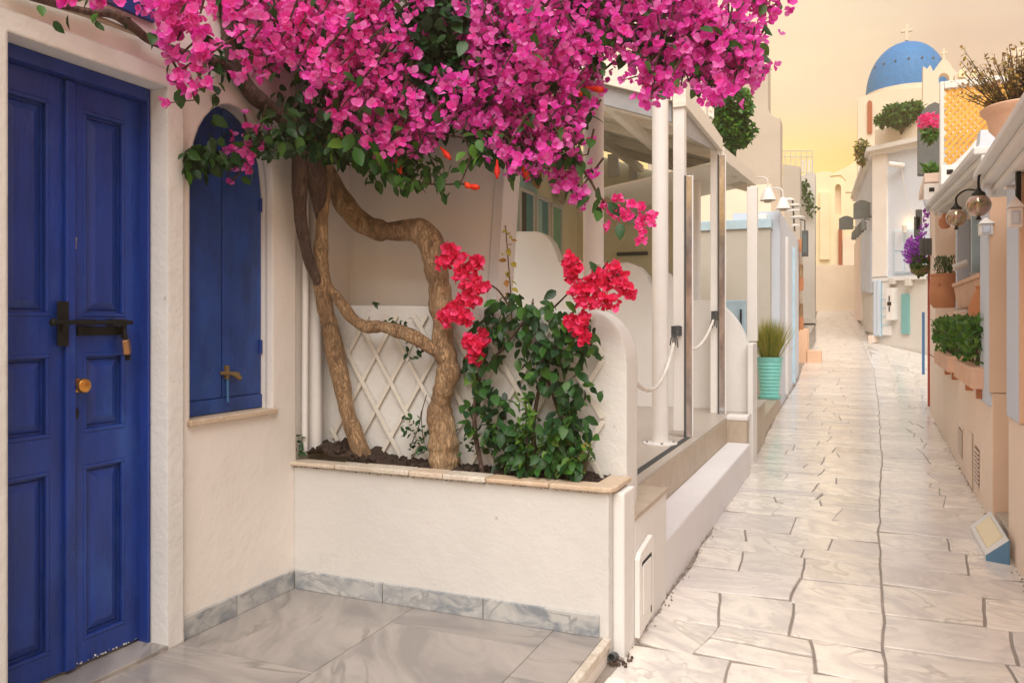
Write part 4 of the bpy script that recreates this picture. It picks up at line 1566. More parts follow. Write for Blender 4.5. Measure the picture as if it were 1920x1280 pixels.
# tan ledge with the turquoise pot
lg = thing('stone_ledge', (-1.3, 12, 0), 'tan stone ledge along the lane carrying the turquoise pot', 'ledge')
MB().hexa([(-1.06, 9.46, -.05), (-1.17, 14.6, .0), (-1.17, 14.6, .25), (-1.06, 9.46, .25)], [(-1.75, 9.46, -.05), (-1.75, 14.6, .0), (-1.75, 14.6, .25), (-1.75, 9.46, .25)]).build('riser', M_tan, lg)
for i in range(5):
    y0, y1 = 9.46 + i * 1.028, 9.46 + (i + 1) * 1.028 - .005
    xx = lambda y: -1.045 - (y - 9.46) * .0214
    MB().hexa([(xx(y0), y0, .25), (xx(y1), y1, .25), (xx(y1), y1, .28), (xx(y0), y0, .28)], [(-1.75, y0, .25), (-1.75, y1, .25), (-1.75, y1, .28), (-1.75, y0, .28)]).build('ledge_slab', M_tan, lg, bevel=.003)
pc_ = onY(1443, 700, 13.6)
pot = thing('turquoise_pot', (pc_.x, 13.6, .28), 'ribbed turquoise pot on its saucer holding ornamental grass', 'pot')
H = onY(1443, 669, 13.6).z - .28
prof = [(.14, .03)]
for i in range(11):
    u0, u1 = i / 11, (i + .5) / 11
    r0 = .145 + .055 * u0
    prof += [(r0 - .006, .03 + (H - .06) * u0), (r0 + .006, .03 + (H - .06) * (u0 + .02)), (r0 + .007, .03 + (H - .06) * (u1 + .01))]
prof += [(.212, H - .03), (.215, H), (.19, H), (.18, H - .06), (0, H - .06)]
MB().lathe([(r, z + .28) for r, z in prof], (pc_.x, 13.6, 0), 32).build('pot_body', M_tealpot, pot, smooth=True)
MB().lathe([(.0, .28), (.17, .28), (.195, .325), (.18, .325), (.15, .30), (0, .30)], (pc_.x, 13.6, 0), 28).build('saucer', M_tealpot, pot, smooth=True)
gr = thing('ornamental_grass', (pc_.x, 13.6, .28 + H - .06), 'tuft of green and straw coloured ornamental grass in the turquoise pot', 'grass plant')
rg = random.Random(4)
blade = ([(0, -.5, 0), (.25, -.5, 0), (.6, -.4, -.03), (1, 0, -.12), (.6, .4, -.03), (.25, .5, 0), (0, .5, 0)], [(0, 1, 5, 6), (1, 2, 4, 5), (2, 3, 4)])
ms = []
for i in range(1300):
    a = rg.uniform(0, 6.283)
    r0 = rg.uniform(0, .12) ** 1
    lean = abs(rg.gauss(0, .30))
    d = Vector((math.cos(a) * lean, math.sin(a) * lean, 1)).normalized()
    Lb = rg.uniform(.42, .78)
    y = d.cross(Vector((rg.gauss(0, 1), rg.gauss(0, 1), .2))).normalized()
    z = d.cross(y)
    ms.append(Matrix.Translation((pc_.x + r0 * math.cos(a), 13.6 + r0 * math.sin(a), .28 + H - .08)) @ Matrix((d, y, z)).transposed().to_4x4() @ Matrix.Diagonal((Lb, .007, Lb, 1)))
scatter('grass_blades', blade, ms, M_grass, gr)

# =================================================================== LEFT SIDE FARTHER UP THE LANE
sf_ = thing('white_shopfront', (-1.6, 16, .1), 'tall bluish white shopfront wall with drainpipe beyond the turquoise pot', 'building')
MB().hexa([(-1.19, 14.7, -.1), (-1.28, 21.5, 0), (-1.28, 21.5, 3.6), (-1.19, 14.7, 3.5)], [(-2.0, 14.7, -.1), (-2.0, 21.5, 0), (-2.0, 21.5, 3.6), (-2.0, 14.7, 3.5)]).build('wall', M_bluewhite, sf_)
MB().box(-1.62, -1.40, 14.64, 14.7, .1, 3.45).build('door_panel', M_whitepaint, sf_, bevel=.01)
MB().tube([(-1.36, 14.63, .1), (-1.36, 14.63, 3.4)], .03, 8).build('drainpipe', M_bluewhite, sf_, smooth=True)
MB().box(-1.26, -1.16, 16.2, 16.3, .15, 3.2).build('door_jamb', M_whitepaint, sf_)
MB().box(-1.30, -1.18, 18.6, 18.75, .2, 3.2).build('door_jamb', M_paleblue, sf_)
MB().box(-1.5, -1.42, 14.60, 14.645, 2.95, 3.10).build('meter_box', M_grey, sf_)
MB().box(-1.76, -1.52, 14.58, 14.7, .62, .86).build('wall_vent', M_tan, sf_)

for (px, py, Y, lb_) in ((1440, 376, 13.0, 'white cone lamp nearest the second roof post'), (1468, 392, 14.5, 'white cone lamp on the bluish white shopfront')):
    c = onY(px, py, Y)
    l = thing('cone_lamp', c, lb_, 'lamp', 'white cone lamps over the lane')
    MB().lathe([(.035, .20), (.06, .17), (.12, .03), (.128, 0), (.115, .0), (.05, .15), (0, .16)], c, 20).build('lamp_shade', M_whitepaint, l, smooth=True)
    MB().lathe([(.06, -.03), (.06, .05), (0, .05)], c, 14).build('lamp_glass', M_grey, l, smooth=True)
    MB().tube(smoothpath([c + Vector((0, 0, .2)), c + Vector((-.02, 0, .34)), c + Vector((-.16, .05, .38)), c + Vector((-.3, .1, .34))], 5), .012, 6).build('lamp_arm', M_whitepaint, l, smooth=True)

c = onY(1490, 400, 19.5)
tl = thing('tiered_lamp', c, 'stack of small flat lamp discs on the shopfront corner', 'lamp')
for i, (dx, dz, r) in enumerate(((-.13, .30, .14), (-.02, .16, .17), (-.02, .05, .14), (.06, -.12, .18), (.02, -.3, .1))):
    MB().lathe([(0, 0), (r, 0), (r, .025), (r * .5, .06), (0, .07)], c + Vector((dx, 0, dz)), 16).build('lamp_disc', M_grey if i % 2 else M_whitepaint, tl, smooth=True)
MB().tube([c + Vector((.0, 0, -.42)), c + Vector((-.05, 0, .35))], .02, 6).build('rod', M_dark, tl)

rk = thing('display_rack', (-1.18, 21.3, .3), 'narrow rack of brown framed goods against the shopfront corner', 'rack')
ra, rb_ = onY(1497, 450, 21.6), onY(1507, 620, 21.6)
MB().box(ra.x - .02, ra.x + .03, 21.6, 21.7, rb_.z, ra.z).build('rack_post', M_terra, rk)
for i in range(7):
    u = i / 7
    z = rb_.z + (ra.z - rb_.z) * u
    MB().box(ra.x + .02, rb_.x - .01 * (i % 3), 21.55, 21.6, z + .03, z + .36).build('framed_picture', (M_terra, M_bark, M_tan)[i % 3], rk, bevel=.01)

c = onY(1509, 455, 21.0)
ln = thing('black_lantern', c, 'tall black rectangular lantern hanging beside the grey pier', 'lantern')
MB().box(c.x - .07, c.x + .08, 20.95, 21.1, c.z - .34, c.z + .30).build('lantern_case', M_dark, ln, bevel=.01)
MB().box(c.x - .05, c.x + .055, 20.94, 20.95, c.z - .25, c.z + .2).build('pane', M_glass, ln)
MB().tube([(c.x, 21.02, c.z + .3), (c.x, 21.02, c.z + .55), (c.x - .2, 21.02, c.z + .62)], .015, 6).build('bracket', M_black, ln)

tw = thing('beige_tower_house', (-6, 27, 0), 'tall plain beige house with a stepped shoulder behind the lane', 'house')
Pt = lambda px, py, Y: (onY(px, py, Y).x, onY(px, py, Y).z)
o_ = [Pt(1215, 700, 27), Pt(1463, 700, 27), Pt(1463, 222, 27), Pt(1452, 220, 27), Pt(1444, 213, 27), Pt(1440, 204, 27), Pt(1440, 121, 27), Pt(1215, 121, 27)]
MB().prism(o_, 'Y', 27, 27.9).build('wall', M_tower, tw)
MB().prism([Pt(1330, 127, 26.95), Pt(1443, 127, 26.95), Pt(1443, 121, 26.95), Pt(1330, 121, 26.95)], 'Y', 26.93, 26.999).build('parapet_band', M_tower, tw)
bb = thing('beige_block', (-3, 33, 0), 'small beige rooftop block under the iron railing', 'building')
o_ = [Pt(1440, 620, 34), Pt(1500, 620, 34), Pt(1500, 312, 34), Pt(1468, 308, 34), Pt(1468, 345, 34), Pt(1440, 345, 34)]
MB().prism(o_, 'Y', 34, 35).build('wall', M_tower, bb)
rl = thing('roof_railing', onY(1495, 312, 34.5), 'thin iron railing on the rooftop against the yellow sky', 'railing')
r_ = MB()
for py in (283, 294):
    r_.tube([onY(1464, py, 34.5), onY(1524, py, 34.5)], .02, 5)
r_.build('rail', M_grey, rl)
for px in (1464, 1472, 1482, 1492, 1502, 1512, 1523):
    MB().tube([onY(px, 283, 34.5), onY(px, 330, 34.5)], .018, 5).build('baluster', M_grey, rl)
for px in (1472, 1486, 1500):
    MB().tube([onY(px, 296, 34.5), onY(px + 7, 308, 34.5), onY(px + 14, 296, 34.5)], .014, 5).build('scroll', M_grey, rl)
pr = thing('grey_pier', (-2.1, 39, 1.4), 'grey white pier of a house end with a climbing plant near its top', 'pier')
o_ = [Pt(1499, 605, 38.5), Pt(1528, 605, 38.5), Pt(1528, 323, 38.5), Pt(1516, 322, 38.5), Pt(1504, 330, 38.5), Pt(1494, 345, 38.5), Pt(1494, 400, 38.5)]
MB().prism(o_, 'Y', 38.5, 39.6).build('wall', M_grey, pr)
MB().prism([Pt(1498, 606, 38.4), Pt(1531, 606, 38.4), Pt(1531, 597, 38.4), Pt(1498, 597, 38.4)], 'Y', 38.3, 38.499).build('plinth', M_grey, pr)
for i in range(4):
    px = 1503 + i * 6
    MB().prism([Pt(px, 322, 38.6), Pt(px + 3, 322, 38.6), Pt(px + 3, 296 + i * 0, 38.6), Pt(px, 300, 38.6)], 'Y', 38.8, 39.0).build('battlement', M_white, pr)
os_ = thing('orange_steps', (-1.2, 24.6, .35), 'orange plastered step blocks at the left lane edge', 'steps')
a, b_ = onY(1496, 616, 24.6), onY(1513, 682, 24.6)
MB().box(a.x - .4, b_.x, 24.6, 25.8, b_.z - .1, a.z).build('step', M_orange, os_, bevel=.015)
a, b_ = onY(1513, 657, 24.6), onY(1540, 682, 24.6)
MB().box(a.x + .003, b_.x, 24.55, 25.3, b_.z - .1, a.z).build('step', M_orange, os_, bevel=.015)
c = onY(1514, 612, 30)
MB_ = MB().lathe([(.10, -.22), (.12, -.2), (.2, .0), (.24, .05), (.2, .05), (0, 0)], c, 16)
tag(MB_.build('stone_bowl', M_grey, smooth=True), 'small grey stone bowl standing at the foot of the grey pier', 'bowl')
MB().lathe([(.09, -.55), (.07, -.3), (.10, -.22), (0, -.22)], (0, 0, 0), 12) if False else None

# end of the lane
ew = thing('end_wall', (-.8, 45, 2.2), 'warm cream wall closing the far end of the lane', 'wall')
o_ = [Pt(1515, 600, 45), Pt(1625, 600, 45), Pt(1625, 497, 45), Pt(1515, 497, 45)]
MB().prism(o_, 'Y', 45, 45.4).build('wall', M_peach, ew)
fh = thing('yellow_house', (-1.5, 52, 2), 'hazy yellow house with an arched niche at the lane end', 'house')
o_ = [Pt(1440, 600, 52), Pt(1640, 600, 52), Pt(1640, 350, 52), Pt(1600, 348, 52), Pt(1590, 338, 52), Pt(1572, 332, 52), Pt(1556, 322, 52), Pt(1540, 322, 52), Pt(1527, 326, 52), Pt(1440, 330, 52)]
niche = [Pt(1566, 402, 52), Pt(1577, 402, 52)] + [Pt(1571.5 + 5.5 * math.cos(rad(a)), 352 - 7 * math.sin(rad(a)), 52) for a in range(0, 181, 20)]
MB().prism(o_, 'Y', 52, 52.4, [niche]).build('wall', M_yellow, fh)
MB().prism(o_, 'Y', 52.4, 56).build('back_block', M_peach, fh)
MB().prism([Pt(1537, 487, 51.9), Pt(1556, 487, 51.9), Pt(1556, 360, 51.9), Pt(1537, 360, 51.9)], 'Y', 51.8, 51.998).build('pilaster', M_yellow, fh, bevel=.03)
MB().prism([Pt(1572, 500, 51.9), Pt(1579, 500, 51.9), Pt(1579, 430, 51.9), Pt(1572, 430, 51.9)], 'Y', 51.85, 51.998).build('door', M_rust, fh)
o_ = [Pt(1580, 500, 51.8), Pt(1602, 500, 51.8)] + [Pt(1591 + 11 * math.cos(rad(a)), 455 - 14 * math.sin(rad(a)), 51.8) for a in range(0, 181, 20)]
MB().prism(o_, 'Y', 51.8, 51.995).build('blind_arch', M_peach, fh)
wg = thing('white_gable', (-.3, 48, 5), 'pale curved gable piece at the left of the white corner house', 'gable')
o_ = [Pt(1585, 360, 48), Pt(1607, 360, 48), Pt(1607, 300, 48), Pt(1590, 312, 48), Pt(1560, 326, 48), Pt(1556, 330, 48), Pt(1576, 328, 48), Pt(1586, 338, 48)]
MB().prism(o_, 'Y', 48, 48.5).build('wall', M_yellow, wg)

# =================================================================== CHURCH WITH THE BLUE DOME
CYY = 55
chh = thing('domed_church', onY(1700, 300, CYY), 'cream church with sky blue dome and white cross', 'church')
P = lambda px, py: onY(px, py, CYY)
dc = P(1700, 176)
R_ = (P(1779, 176).x - P(1622, 176).x) / 2
H_ = dc.z and (P(1700, 74).z - dc.z)
prof = []
for i in range(15):
    a = math.pi / 2 * i / 14
    prof.append((max(.01, R_ * math.cos(a) ** .92), H_ * .93 * math.sin(a)))
prof[-1] = (.09, H_ * .955)
prof[-2] = (.42, H_ * .925)
prof.append((.02, H_))
dcp = Vector((dc.x, CYY + R_, dc.z))
k = (CYY + R_) / CYY
dcp = Vector((dc.x * k, CYY + R_, EYE + (dc.z - EYE) * k))
MB().lathe([(r * k, z * k) for r, z in prof], dcp, 48).build('dome', M_dome, chh, smooth=True)
MB().lathe([(R_ * k * 1.03, -8), (R_ * k * 1.03, -.02), (R_ * k * .9, .0)], dcp, 48).build('drum', M_beige, chh, smooth=True)
for i in range(7):
    a = rad(-150 + i * 20)
    rr_, zz = R_ * k * .90, H_ * k * .46
    MB().ball(dcp + Vector((rr_ * math.cos(a), rr_ * math.sin(a), zz)), .065, 6).build('dome_spotlight', M_dark, chh)
cr = MB()
ct = P(1707, 74)
ct = Vector((dcp.x, dcp.y, dcp.z + H_ * k))
cr.box(ct.x - .10, ct.x + .10, ct.y - .1, ct.y + .1, ct.z - .1, ct.z + .95)
cr.box(ct.x - .33, ct.x - .101, ct.y - .1, ct.y + .1, ct.z + .48, ct.z + .66)
cr.box(ct.x + .101, ct.x + .33, ct.y - .1, ct.y + .1, ct.z + .48, ct.z + .66)
cr.build('cross', M_beige, chh)
bd = MB()
o_ = [P(1608, 420), P(1800, 420), P(1800, 172), P(1742, 168), P(1660, 174), P(1608, 188)]
bd.prism([(p.x, p.z) for p in o_], 'Y', CYY - .6, CYY + 6.5)
bd.build('church_wall', M_beige, chh)
aw = MB()
o_ = [P(1626, 254), P(1635, 254)] + [P(1630.5 + 4.5 * math.cos(rad(a)), 200 - 6 * math.sin(rad(a))) for a in range(0, 181, 20)]
aw.prism([(p.x, p.z) for p in o_], 'Y', CYY - .72, CYY - .602)
aw.build('arched_window', M_rust, chh)
bg = thing('bell_gable', onY(1765, 200, 44), 'cream bell gable with open arch and small cross beside the blue dome', 'bell tower')
P = lambda px, py: (onY(px, py, 44).x, onY(px, py, 44).z)
o_ = [P(1730, 205), P(1800, 205), P(1798, 140), P(1786, 128), P(1781, 118), P(1769, 108), P(1760, 120), P(1750, 134), P(1744, 122), P(1738, 130), P(1731, 124)]
hole = [P(1760, 166), P(1780, 166)] + [P(1770 + 10 * math.cos(rad(a)), 148 - 11 * math.sin(rad(a))) for a in range(0, 181, 20)]
MB().prism(o_, 'Y', 44, 44.6, [hole]).build('gable_wall', M_beige, bg)
a = onY(1769.5, 108, 44.3)
c_ = MB().box(a.x - .045, a.x + .045, 44.25, 44.35, a.z - .05, a.z + .42)
c_.box(a.x - .17, a.x - .046, 44.25, 44.35, a.z + .19, a.z + .27)
c_.box(a.x + .046, a.x + .17, 44.25, 44.35, a.z + .19, a.z + .27)
c_.build('cross', M_beige, bg)
rt_ = thing('rooftop_parapet', onY(1825, 165, 30), 'low pale rooftop parapet with small yellow arches behind the lattice', 'parapet')
P = lambda px, py: (onY(px, py, 30).x, onY(px, py, 30).z)
MB().prism([P(1790, 180), P(1880, 180), P(1880, 142), P(1852, 140), P(1846, 132), P(1836, 130), P(1824, 140), P(1812, 134), P(1806, 122), P(1798, 134), P(1790, 140)], 'Y', 30, 30.4).build('wall', M_beige, rt_)
for px in (1803, 1826):
    MB().prism([P(px - 6, 146), P(px + 6, 146)] + [P(px + 6 * math.cos(rad(a)), 138 - 7 * math.sin(rad(a))) for a in range(0, 181, 30)], 'Y', 29.93, 29.999).build('arch_niche', M_yellow, rt_)
px_h = thing('plain_block', onY(1900, 170, 16), 'plain pale block at the upper right behind the dry plant', 'building')
P = lambda px, py: (onY(px, py, 16).x, onY(px, py, 16).z)
MB().prism([P(1880, 300), P(2000, 300), P(2000, 80), P(1908, 90), P(1885, 102)], 'Y', 16, 19).build('wall', M_beige, px_h)

# =================================================================== WHITE CORNER HOUSE ON THE RIGHT
F2a, F2b = (.12, 43.2), (.72, 32.0)
F3a, F3b = (.72, 32.0), (2.55, 30.6)
wh = thing('white_corner_house', (1.5, 32, .8), 'white corner house with cornice, pale blue window and grey lower storey', 'house')
foot = [F2a, F2b, F3b, (6, 30.2), (6, 44)]


def F2(px, py): return onL(px, py, F2a, F2b)
def F3(px, py): return onL(px, py, F3a, F3b)


zl = F3(1680, 522).z
MB().prism(foot, 'Z', .2, zl).build('lower_wall', M_grey, wh)
up = [(F2a[0] - .03, F2a[1]), (F2b[0] - .04, F2b[1] - .06), (F3b[0] - .02, F3b[1] - .06), (6, 30.1), (6, 44)]
ztop = F3(1650, 285).z
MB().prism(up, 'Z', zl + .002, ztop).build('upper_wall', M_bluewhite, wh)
co = [(F2a[0] - .25, F2a[1]), (F2b[0] - .28, F2b[1] - .35), (F3b[0] - .2, F3b[1] - .35), (6, 29.8), (6, 44)]
MB().prism(co, 'Z', ztop + .002, ztop + .16).build('cornice', M_white, wh)
co2 = [(p[0] + (.1 if i < 3 else 0), p[1] + (.12 if 0 < i < 4 else 0)) for i, p in enumerate(co)]
MB().prism(co2, 'Z', ztop - .14, ztop).build('cornice', M_white, wh)
par = [(F2b[0] + .02, F2b[1] + .2), (F2b[0] - .0, F2b[1] - .1), (F3b[0], F3b[1] - .1), (6, 30.1), (6, 36), (1.5, 36)]
MB().prism(par, 'Z', ztop + .163, F3(1680, 236).z).build('parapet', M_beige, wh)


def panel(nm, face, px0, px1, py0, py1, mt, parent, t=.08, bev=0, off=0.0, nseg=0):
    """flat raised panel on a slanted wall given by its sight-line corners"""
    A, B_, C2, D2 = face(px0, py1), face(px1, py1), face(px1, py0), face(px0, py0)
    z0, z1 = (A.z + B_.z) / 2, (C2.z + D2.z) / 2
    d = (B_ - A); d.z = 0; d.normalize()
    n = Vector((d.y, -d.x, 0))
    a = [(A.x, A.y, z0), (B_.x, B_.y, z0), (B_.x, B_.y, z1), (A.x, A.y, z1)]
    f = lambda p, k: Vector(p) + n * k
    return MB().hexa([f(p, off + t) for p in a], [f(p, off - .02) for p in a]).build(nm, mt, parent, bevel=bev)


panel('pilaster', F3, 1640, 1667, 292, 519, M_cream, wh, .14)
panel('belt_course', F3, 1640, 1738, 519, 526, M_white, wh, .16)
wn_ = panel('window', F3, 1679, 1736, 430, 512, M_paleblue, wh, .12)
for i in range(3):
    for j in range(2):
        panel('pane', F3, 1682 + i * 19, 1698 + i * 19, 434 + j * 40, 470 + j * 40, M_bluewhite, wn_, .14)
gt = panel('gate', F3, 1658, 1672, 526, 628, M_whitepaint, wh, .12)
for i in range(4):
    panel('gate_rail', F3, 1658, 1672, 560 + i * 16, 562 + i * 16, M_paleblue, gt, .14)
sh_ = panel('open_shutter', F3, 1644, 1657, 526, 630, M_paleblue, wh, .2)
for i in range(2):
    panel('shutter_bar', F3, 1646 + i * 6, 1650 + i * 6, 527, 628, M_bluewhite, sh_, .23)
panel('niche', F3, 1693, 1706, 551, 626, M_nicheteal, wh, .10)
panel('corbel', F3, 1676, 1684, 522, 533, M_grey, wh, .3)
panel('corbel', F3, 1706, 1714, 522, 536, M_grey, wh, .3)
panel('step_plinth', F3, 1638, 1646, 628, 642, M_pinkpale, wh, .3)
mb_ = thing('menu_board', F3(1678, 598), 'white wall board with a small black emblem beside the turquoise niche', 'board')
panel('board', F3, 1671, 1684, 540, 600, M_whitepaint, mb_, .3, .01)
panel('emblem', F3, 1674, 1681, 566, 573, M_black, mb_, .315)
panel('emblem', F3, 1676.5, 1678.5, 555, 564.5, M_black, mb_, .315)
panel('emblem', F3, 1676.5, 1678.5, 574.5, 584, M_black, mb_, .315)
cm = thing('security_camera', F3(1690, 312), 'small white security camera high on the pale blue wall', 'camera')
a = F3(1690, 311) + Vector((-.15, -.35, 0))
MB().tube([a + Vector((-.28, -.1, .02)), a + Vector((.22, .1, -.04))], .09, 10).build('camera_body', M_whitepaint, cm, smooth=True)
MB().tube([a + Vector((.1, .1, .05)), F3(1693, 306)], .03, 6).build('bracket', M_whitepaint, cm)
ul = thing('wall_uplight', F3(1702, 438), 'small grey uplight casting a warm glow on the pale wall above the window', 'lamp')
a = F3(1702, 425) + Vector((-.12, -.32, 0))
MB().lathe([(.07, -.25), (.08, .0), (.065, .0), (.05, -.06), (0, -.06)], a, 12).build('lamp_body', M_grey, ul, smooth=True)
MB().lathe([(.0, -.05), (.045, -.05), (.045, -.03), (0, -.03)], a, 12).build('bulb', M_lit, ul)
pt = bpy.data.lights.new('uplight_bulb', 'POINT'); pt.energy = 2.5; pt.color = (1, .6, .25); pt.shadow_soft_size = .04
po = bpy.data.objects.new('uplight_bulb', pt); COL.objects.link(po); po.location = a + Vector((0, 0, .08))
# street side of the corner house
panel('pink_wall', F2, 1605.5, 1618, 450, 601, M_pinkpale, wh, .1)
for i in range(5):
    x = 1619 + i * 4.2
    panel('shutter', F2, x, x + 3.4, 448 - i * 3, 545 + i * 1.0, M_bluewhite, wh, .12, .0)
panel('shop_door', F2, 1624, 1639, 556, 622, M_grey, wh, .08)
for i in range(5):
    c = F2(1617 + i * 5.3, 440 - i * 5) + Vector((-.35, 0, 0))
    l = thing('small_wall_lamp', c, ('nearest', 'second nearest', 'middle', 'fourth', 'farthest')[4 - i] + ' small brass wall lamp in the row over the white shutters', 'lamp', 'row of brass lamps on the corner house')
    MB().lathe([(.05, -.22), (.11, -.2), (.09, .1), (.03, .2), (0, .2)], c, 10).build('lamp_shade', M_signdark, l, smooth=True)
    MB().tube([c + Vector((0, 0, .18)), c + Vector((.15, 0, .3)), c + Vector((.33, 0, .25))], .02, 5).build('arm', M_dark, l)


def hang_sign(px0, px1, py0, py1, Y, lb_):
    a, b_ = onY(px0, py1, Y), onY(px1, py0, Y)
    s_ = thing('hanging_sign', a, lb_, 'sign', 'dark signs hanging over the lane')
    h = b_.z - a.z
    w_ = b_.x - a.x
    top = [(b_.x, a.z + h * .82)] + [(b_.x - w_ * (.12 + .76 * i / 8), a.z + h * (.88 + .12 * math.sin(math.pi * i / 8))) for i in range(9)] + [(a.x, a.z + h * .82)]
    MB().prism([(a.x, a.z), (b_.x, a.z)] + top, 'Y', Y, Y + .06).build('board', M_signdark, s_, bevel=.01)
    for z in (a.z + h * .15, a.z + h * .8):
        MB().tube([(b_.x, Y + .03, z), (b_.x + .28, Y + .03, z)], .02, 6).build('bracket', M_dark, s_)


hang_sign(1600, 1632, 374, 411, 33.0, 'larger dark grey hanging sign, the nearer and higher of the two')
hang_sign(1573, 1600, 404, 431, 39.0, 'smaller dark grey hanging sign, the farther and lower of the two')
# cornice piece of the pink far facade
fc = thing('far_cornice_house', F2(1606, 360), 'pale pink house end with stepped cornice left of the white corner house', 'house')
o = MB()
P = lambda px, py: (onY(px, py, 42.5).x, onY(px, py, 42.5).z)
o.prism([P(1597, 372), P(1612, 372), P(1625, 342), P(1625, 332), P(1597, 362)], 'Y', 42.5, 43.0)
o.build('cornice', M_pinkpale, fc)
MB().prism([P(1606, 590), P(1625, 590), P(1625, 373), P(1606, 373)], 'Y', 43.25, 44).build('wall', M_pinkpale, fc)

# =================================================================== PINK SHOP ON THE RIGHT
def SP(Y): return .92 + .0273 * (Y - 5.45)


shop = thing('pink_shop', (1.1, 8, 0), 'pink plastered shop with white and orange pilasters along the right of the lane', 'shop')


def strip(nm, y0, y1, z0, z1, o0, o1, mt, parent=None, bev=.006):
    return MB().hexa([(SP(y0) + o0, y0, z0), (SP(y1) + o0, y1, z0), (SP(y1) + o0, y1, z1), (SP(y0) + o0, y0, z1)],
                     [(SP(y0) + o1, y0, z0), (SP(y1) + o1, y1, z0), (SP(y1) + o1, y1, z1), (SP(y0) + o1, y0, z1)]).build(nm, mt, parent or shop, bevel=bev)


strip('base_wall', 6.92, 15.0, -.1, .98, 0, .30, M_pink)
strip('base_wall', 2.0, 6.08, -.1, .90, 0, .30, M_pink)
strip('pilaster', 6.925, 7.50, .88, 2.62, -.02, .10, M_bluewhite)
strip('pilaster_side', 6.90, 6.924, .985, 2.62, -.018, .13, M_orange)
strip('pilaster_side', 6.895, 6.919, -.05, .98, .005, .30, M_orange)
strip('door', 6.10, 6.89, .12, 2.4, .13, .18, M_bluewhite)
strip('door_step', 6.09, 6.89, -.05, .1, .02, .3, M_tan)
for y in (6.2, 6.3, 6.4, 6.55, 6.7):
    strip('door_board', y, y + .012, .14, 2.38, .122, .13, M_paleblue, None, 0)
strip('pilaster', 5.56, 6.05, .905, 2.40, -.015, .10, M_bluewhite)
strip('pilaster_side', 5.535, 5.558, .905, 2.40, -.013, .12, M_orange)
strip('facade', 2.0, 5.53, .905, 2.40, .02, .3, M_orange)
strip('door_jamb', 6.055, 6.075, .905, 2.4, .02, .16, M_whitepaint)
strip('shelf_wall', 7.52, 14.6, .985, 1.66, .30, .55, M_pinkpale)
strip('shelf_top', 7.52, 14.6, 1.66, 1.70, .24, .6, M_pinkpale)
strip('recess_wall', 7.55, 13.59, 1.0, 3.0, .57, .65, M_pinkpale)
strip('end_pillar', 13.6, 15.0, 1.0, 3.5, 0, .7, M_pink)
strip('end_pillar_cap', 13.4, 15.1, 3.5, 3.62, -.08, .7, M_pinkpale)
strip('end_pillar_cap', 13.3, 15.2, 3.62, 3.75, -.16, .7, M_pinkpale)
strip('window_post', 12.2, 12.4, 1.70, 3.2, .18, .34, M_bluewhite)
strip('window_post', 11.2, 11.3, 1.70, 3.2, .26, .36, M_paleblue)
wf = strip('window_frame', 8.6, 12.2, 2.10, 3.0, .37, .42, M_dark)
strip('blind', 8.65, 11.9, 2.19, 2.98, .35, .369, M_blind, wf)
strip('lattice_strip', 8.6, 12.6, 1.96, 2.09, .36, .42, M_terra)
strip('lattice_strip', 12.21, 12.6, 2.10, 2.9, .36, .42, M_terra)
strip('wall_body', 2.0, 15.0, 2.9, 3.0, .3, 3.0, M_pinkpale)
strip('red_post', 15.0, 15.12, .05, 2.9, -.03, .10, M_red)
strip('red_post_base', 14.95, 15.18, -.05, .12, -.06, .14, M_white)
# louvred vents and hatch in the base wall
for y0, y1, z0, z1 in ((9.05, 9.55, .12, .46), (7.58, 7.98, .10, .48)):
    v_ = strip('vent', y0, y1, z0, z1, -.012, .02, M_pinkpale, None, .003)
    strip('vent_recess', y0 + .03, y1 - .03, z0 + .03, z1 - .03, -.014, -.0125, M_bark, v_, 0)
    n = 9
    for i in range(n):
        z = z0 + .035 + (z1 - z0 - .07) * i / n
        strip('louver', y0 + .03, y1 - .03, z + .004, z + .020, -.026, -.0145, M_pinkpale, v_, 0)
h_ = strip('meter_hatch', 8.25, 8.75, .02, .50, -.014, .02, M_pink, None, .004)
strip('hatch_gap', 8.235, 8.249, .0, .51, -.004, .01, M_bark, h_, 0)
# cornices
for (z0, z1, o0) in ((2.405, 2.46, -.06), (2.462, 2.53, -.11), (2.532, 2.59, -.16)):
    strip('cornice', 2.0, 6.55, z0, z1, o0, .5, M_white, None, .012)
for k_, (dz, o0) in enumerate(((0, -.04), (.062, -.09), (.124, -.14))):
    y0, y1 = 6.75, 13.3
    za, zb = 2.63 + dz, 3.12 + dz
    MB().hexa([(SP(y0) + o0, y0, za), (SP(y1) + o0, y1, zb), (SP(y1) + o0, y1, zb + .06), (SP(y0) + o0, y0, za + .06)],
              [(SP(y0) + .6, y0, za), (SP(y1) + .6, y1, zb), (SP(y1) + .6, y1, zb + .06), (SP(y0) + .6, y0, za + .06)]).build('sloping_eave', (M_grey, M_white, M_white)[k_], shop, bevel=.01)
# roof terrace of the shop: white parapet, yellow lattice
rp = thing('roof_terrace_wall', (1.2, 12.3, 3), 'white stair parapet rising behind the shop cornice', 'wall')
P = lambda px, py: (onY(px, py, 12.3).x, onY(px, py, 12.3).z)
MB().prism([P(1762, 400), P(2000, 400), P(2000, 225), P(1872, 228), P(1862, 236), P(1848, 250), P(1830, 262), P(1812, 284), P(1772, 322), P(1762, 326)], 'Y', 12.3, 12.5).build('wall', M_white, rp)
P = lambda px, py: (onY(px, py, 11.6).x, onY(px, py, 11.6).z)
MB().prism([P(1828, 330), P(1900, 330), P(1900, 240), P(1838, 244), P(1836, 270), P(1830, 280)], 'Y', 11.6, 11.9).build('stepped_block', M_bluewhite, rp, bevel=.01)
yl = thing('yellow_lattice', onY(1820, 320, 12.7), 'yellow painted lattice screen in a white frame on the roof terrace', 'lattice')
P = lambda px, py: onY(px, py, 12.7)
